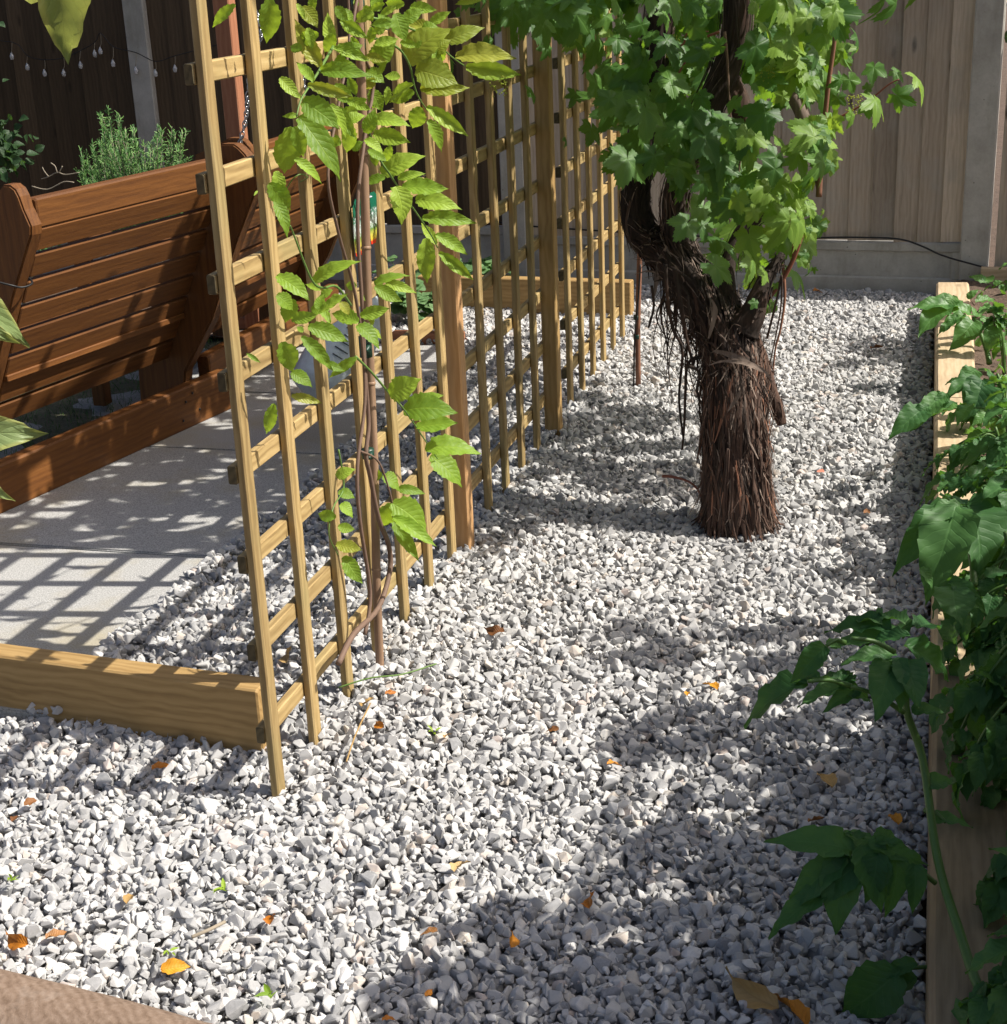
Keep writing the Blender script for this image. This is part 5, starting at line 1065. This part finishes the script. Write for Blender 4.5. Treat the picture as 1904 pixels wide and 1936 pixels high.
# tall unseen plants, added further down to shade the sleepers
#TALL
# ------------------------------------------------------------------ planting behind the benches
rb = empty('rosemary_bush', (-2.1, 3.6, 0), 'spiky green rosemary bush behind the bench back', 'shrub')
mbs, mbt, mst = MB(), MB(), MB()
tips = [(555, 620), (620, 610), (665, 640), (740, 680), (590, 700), (640, 720), (700, 700), (830, 800), (790, 800), (905, 690), (970, 710), (1040, 720), (470, 840), (530, 800), (560, 780), (870, 760), (930, 760), (1000, 790), (610, 800), (680, 780), (760, 830), (500, 900), (450, 940), (650, 850), (720, 860), (820, 880), (900, 840), (960, 850), (1060, 850), (580, 880), (780, 900), (860, 900), (520, 960), (700, 920), (630, 940), (1010, 880)]
for (x, y) in tips*3:
    Y = 3.7+rnd.uniform(-.25, .25); tp = at(*px('F', x+rnd.uniform(-18, 18), y+rnd.uniform(0, 60)), 'y', Y); b = Vector((-2.1+(tp.x+2.1)*.45+rnd.uniform(-.05, .05), 3.6+rnd.uniform(-.1, .1), .25))
    mid = b.lerp(tp, .5)+Vector((rnd.uniform(-.03, .03), 0, 0)); v, f = tube_geo([b, mid, tp], [.002, .0015, .0008], 5, 4); mst.add(v, f)
    for k in range(150):
        s_ = rnd.uniform(.25, 1); p = (b.lerp(mid, s_*2) if s_ < .5 else mid.lerp(tp, s_*2-1)); d = (rv(1)+Vector((0, 0, .9))).normalized(); l = rnd.uniform(.014, .028); sd_ = d.orthogonal().normalized()*.0018
        (mbs if rnd.random() < .65 else mbt).add([p-sd_, p+sd_, p+d*l+sd_*.5, p+d*l-sd_*.5], [(0, 1, 2, 3)])
put('woody_stems', mst.build(True), M['twig'], rb); put('needles', mbs.build(), M['rosemary'], rb); put('pale_needles', mbt.build(), M['rosemary_tip'], rb)
def bushy(name, base, blobs_, n, L, kindm, simple, lab, cat, stemm='bark'):
    t = empty(name, base, lab, cat); it = []; mb_ = MB()
    for (c, r_) in blobs_:
        c = Vector(c); v, f = tube_geo([Vector(base), Vector(base).lerp(c, .6)+Vector((0, 0, .05)), c], [.010, .006, .003], 6, 4); mb_.add(v, f)
        for _ in range(n):
            q = c+Vector((rnd.gauss(0, r_*.5), rnd.gauss(0, r_*.5), rnd.gauss(0, r_*.5))); d = (rv(1)+(q-c).normalized()*.7).normalized(); it.append(leaf_M(q, q+d*L*rnd.uniform(.7, 1.3), Vector((.3, -.3, .7))+rv(.7)))
    put('branches', mb_.build(True), M[stemm], t); put('foliage', with_mat(leaves_geo(it, simple), M[kindm]), None, t)
bushy('evergreen_shrub', (-3.35, 4.0, 0), [((-3.3, 4.0, 1.15), .22), ((-3.45, 4.05, .85), .25), ((-3.1, 4.1, .7), .15), ((-3.5, 3.9, 1.4), .2)], 220, .05, 'shrub', SIMPLEW, 'dark shrub in front of the fence at the left edge', 'shrub')
bushy('heather_clump', (-2.75, 3.55, 0), [((-2.8, 3.5, .42), .14), ((-2.6, 3.5, .40), .12), ((-3.0, 3.5, .45), .12), ((-2.45, 3.45, .38), .10)], 260, .014, 'rosemary', SIMPLE, 'low fine leaved clump behind the top left of the bench', 'shrub', 'twig')
bushy('hedge_plant', (2.6, 5.1, 0), [((1.7, 4.95, 1.3), .2), ((2.0, 5.0, 1.45), .25), ((2.4, 5.1, 1.4), .3), ((1.65, 5.0, 1.6), .2)], 260, .06, 'shrub', SIMPLEW, 'dark leafy plant showing above the lower fence panel', 'shrub')
t = empty('dead_branch', at(100, 330, 'y', 3.2), 'bare pale forked twig behind the near bench end', 'twig')
for pts in ([(78, 338), (92, 334), (108, 326), (124, 330), (150, 326)], [(92, 334), (84, 324), (80, 316)], [(108, 326), (104, 314), (96, 308)], [(112, 326), (118, 314)], [(60, 352), (90, 358), (120, 344), (140, 345)]):
    put('twig', tube([at(u, v, 'y', 3.2) for u, v in pts], .0022, 5, 4), M['twig'], t)
bushy('added_shade_plant', (1.64, -.42, .08), [((1.60, -.42, .50), .17), ((1.66, -.30, .75), .17), ((1.58, -.55, .72), .16), ((1.75, -.45, .95), .17), ((1.50, -.70, .45), .12)], 170, .06, 'potato', SIMPLEW, 'tall leafy plant added unseen beyond the right edge to shade the sleepers', 'plant', 'stem_p')  # unseen plant added to block sky light from the near sleepers
bushy('added_shade_plant', (1.66, .12, .08), [((1.60, .05, .50), .15), ((1.70, .15, .72), .16), ((1.62, .22, .60), .13)], 130, .06, 'potato', SIMPLEW, 'second tall leafy plant added unseen beyond the right edge to shade the sleepers', 'plant', 'stem_p')
# soft leaved plants beyond the trellis
def clump(base, r_, n, L, lab):
    t = empty('columbine_clump', base, lab, 'garden plant', 'soft leaved plants by the far beam')
    for k in range(n):
        a = rnd.uniform(0, 6.28); rr = r_*math.sqrt(rnd.random()); tp = Vector(base)+Vector((rr*math.cos(a), rr*math.sin(a), rnd.uniform(.06, .20)*(1.2-rr/r_*.5)))
        put('leaf_stalk', tube([Vector(base), Vector(base).lerp(tp, .6)+Vector((0, 0, .03)), tp], .0014, 5, 3), M['stem'], t)
        for j in range(3):
            d = Vector((math.cos(a+j*2.1), math.sin(a+j*2.1), rnd.uniform(-.3, .2))).normalized(); add_leaf('aqui', tp, tp+d*L*rnd.uniform(.8, 1.2), t, Vector((0, -.3, 1))+rv(.3))
for (u, v, r_, n, lab) in ((795, 610, .13, 22, 'soft lobed leaf clump left of the orange post, by the paving end'), (905, 545, .15, 20, 'pale soft leaf clump behind the far low beam'), (760, 530, .10, 10, 'small pale leaf clump near the fence foot behind the climber')):
    p = at(u, v, 'z', 0); p.y = min(p.y, 4.25) if v > 560 else 4.25; p = Vector((at(u, v, 'y', p.y).x, p.y, 0)); clump(p, r_, n, .06, lab)
# grass on the lawn strip
gp = MB()
for _ in range(9000):
    x, y = rnd.uniform(-3.2, -1.61), rnd.uniform(1.0, 3.5); p = Vector((x, y, -.015)); d = Vector((rnd.gauss(0, .5), rnd.gauss(0, .5), 1)).normalized()*rnd.uniform(.015, .05); s_ = Vector((rnd.uniform(-1, 1), rnd.uniform(-1, 1), 0)).normalized()*.0014
    gp.add([p-s_, p+s_, p+d], [(0, 1, 2)])
o = put('grass', gp.build(), M['grass']); tag(o, 'short patchy grass behind the bench', 'grass', kind='stuff')

# ------------------------------------------------------------------ leaves close to the camera on the left
fg = empty('foreground_shrub', (.10, -1.35, .9), 'serrated grey green shrub leaves close to the camera at the left edge', 'shrub')
def near_leaf(pts, dist, ws, i, nrm=None):
    (u0, v0), (u1, v1) = pts; b = at(u0, v0, 'y', CAM.y+dist); tp = at(u1, v1, 'y', CAM.y+dist*1.02)
    nr = nrm or (CAM-b).normalized()+Vector((.25, 0, .2)); return put('leaf', LEAF['near'][i], None, fg, leaf_M(b, tp, nr, ws))
near_leaf(((112, -150), (133, 142)), 1.0, .62, 0); near_leaf(((85, -110), (-20, 30)), 1.02, .9, 1); near_leaf(((-150, 520), (52, 612)), 1.05, .55, 2); near_leaf(((-160, 830), (70, 818)), 1.0, .7, 3)
near_leaf(((-180, 560), (30, 640)), 1.04, .5, 3); near_leaf(((-160, 870), (22, 925)), 1.0, .45, 4); near_leaf(((-140, 1000), (-30, 900)), 1.05, .6, 4); near_leaf(((-200, 700), (-40, 760)), 1.05, .8, 1)
stq = [at(-260, 1700, 'y', CAM.y+1.0), at(-200, 1000, 'y', CAM.y+1.02), at(-170, 500, 'y', CAM.y+1.03), at(-60, -100, 'y', CAM.y+1.02), at(112, -150, 'y', CAM.y+1.0)]
put('stem', tube(stq, [.006, .005, .004, .003, .002], 8, 6), M['stem_b'], fg)

# ------------------------------------------------------------------ fallen leaves, petals and twigs on the gravel
FL = [(303, 1447, 34, 20, 'dead_o', 'curled orange leaf below the near low beam'), (330, 1829, 52, 5, 'dead_o', 'bright yellow orange leaf on gravel near the log edging'), (510, 1736, 36, 100, 'dead_o', 'narrow curled orange leaf on the gravel, bottom left'),
 (28, 1782, 58, 170, 'dead_o', 'folded orange brown leaf at the left edge above the log'), (106, 1768, 40, 20, 'dead_b', 'dark brown leaf next to the folded one above the log'), (58, 1515, 28, 30, 'dead_b', 'small rust leaf at the left below the low beam'), (30, 1545, 26, 60, 'dead_b', 'brown scrap of leaf at the far left edge'),
 (935, 1211, 40, 175, 'dead_b', 'curled brown leaf on sunny gravel right of the trellis'), (1347, 1311, 36, 120, 'dead_o', 'curled orange leaf beside the small one in shade'), (1300, 1326, 20, 70, 'dead_o', 'small orange leaf left of the curled one'), (1160, 1447, 26, 10, 'dead_o', 'orange leaf at the edge of the middle shadow'),
 (1112, 1700, 42, 95, 'dead_o', 'upright folded orange leaf in the lower middle'), (972, 1775, 40, 60, 'dead_o', 'orange leaf caught on end in the bottom shadow'), (812, 1760, 32, 175, 'dead_b', 'brown leaf half under stones in the bottom shadow'), (868, 1634, 44, 55, 'dead_t', 'twisted tan leaf in the lower middle sun'),
 (1418, 1882, 120, 155, 'dead_t', 'long torn tan leaf at the bottom right'), (1500, 1905, 105, 115, 'dead_o', 'large orange leaf at the bottom edge'), (1563, 1480, 60, 100, 'dead_t', 'spotted yellow brown leaf standing in right hand shade'), (1692, 1548, 44, 95, 'dead_o', 'rust orange leaf by the sleeper edge'),
 (1540, 1552, 30, 20, 'dead_b', 'brown leaf behind the leaning potato leaves'), (1640, 982, 20, 20, 'dead_b', 'small red brown scrap near the bed shadow'), (245, 1697, 34, 75, 'dead_t', 'yellow sliver of leaf on the gravel, lower left'), (716, 1381, 30, 150, 'dead_o', 'small crumpled orange leaf right of the nearest laths'),
 (692, 1340, 30, 60, 'dead_t', 'pale straw coloured leaf beside the climber foot'), (740, 1325, 22, 10, 'dead_o', 'tiny orange leaf near the climber foot'), (1046, 1388, 24, 170, 'dead_b', 'small brown leaf in the middle of the gravel'), (845, 1400, 18, 60, 'dead_t', 'tiny yellow leaf in the middle left gravel'),
 (541, 1258, 46, 110, 'dead_t', 'dry cream and green leaf behind the nearest lath'), (812, 1880, 22, 30, 'dead_o', 'orange flake at the bottom of the picture'), (735, 1930, 26, 10, 'dead_o', 'orange leaf tip on the bottom edge left of centre'), (1545, 558, 18, 10, 'dead_o', 'tiny orange leaf at the far gravel edge'), (1655, 667, 24, 20, 'dead_b', 'brown leaf in the far shadow by the bed')]
for i, (u, v, ln, ang, kd, lab) in enumerate(FL):
    p = at(u, v, 'z', .0); p.z = gz(p.x, p.y)+.022; a = R(ang); L_ = ln/pxm(p); sr = RT.copy(); sr.z = 0; sr.normalize(); sf = Vector((-sr.y, sr.x, 0))
    d = (sr*math.cos(a)+sf*math.sin(a)*1.5+Vector((0, 0, .25*abs(math.sin(a))))).normalized(); b = p-d*L_*.5
    o = put('fallen_leaf', LEAF[kd][i % 4], None, None, leaf_M(b, b+d*L_*1.05, Vector((0, -.2, 1))+rv(.4), 1.15 if ln < 100 else .75)); tag(o, lab, 'fallen leaf', 'fallen leaves on the gravel')
p = at(1545, 890, 'z', .02); o = put('petal', with_mat(leaf_mesh(.45, 6, 0, .2, .2, .02, 1, .8, 99), M['pink']), None, None, leaf_M(p, p+Vector((.022, -.012, .004)), Vector((.2, -.3, 1)))); tag(o, 'salmon pink petal on sunny gravel right of the vine', 'petal')
tw = [at(362, 1772, 'z', .02), at(395, 1758, 'z', .025), at(425, 1743, 'z', .02)]; thing_tube('twig', tw, .0032, M['twig'], 'short grey twig on the gravel, lower left', 'twig')
tw = [at(640, 1300, 'z', .02), at(700, 1282, 'z', .03), at(760, 1275, 'z', .025), at(825, 1255, 'z', .02)]; thing_tube('grass_stalk', tw, .0018, M['stem'], 'thin green stem lying on the gravel beside the laths', 'twig')
tw = [at(655, 1440, 'z', .02), at(672, 1390, 'z', .03), at(700, 1330, 'z', .025)]; thing_tube('straw', tw, .0018, M['dead_t'], 'thin straw stalk on the gravel below the climber', 'straw')
for i, (u, v, lab) in enumerate(((820, 1390, 'green grass blade on the gravel in the middle left'), (425, 1690, 'tiny green sprig on the gravel, lower left'), (322, 1808, 'small green sprig behind the bright yellow leaf'), (22, 1672, 'green weed sprig at the left edge'), (512, 1893, 'green sprig near the bottom edge, left of centre'))):
    p = at(u, v, 'z', 0); p.z = .008; it = [leaf_M(p+rv(.004), p+Vector((rnd.uniform(-.022, .022), rnd.uniform(-.022, .022), rnd.uniform(.004, .018))), Vector((0, 0, 1))+rv(.4), .6) for _ in range(4)]
    o = put('green_sprig', with_mat(leaves_geo(it, SIMPLE), M['wisteria'])); tag(o, lab, 'sprig')
print('objects', len(bpy.data.objects), 'stones', N)
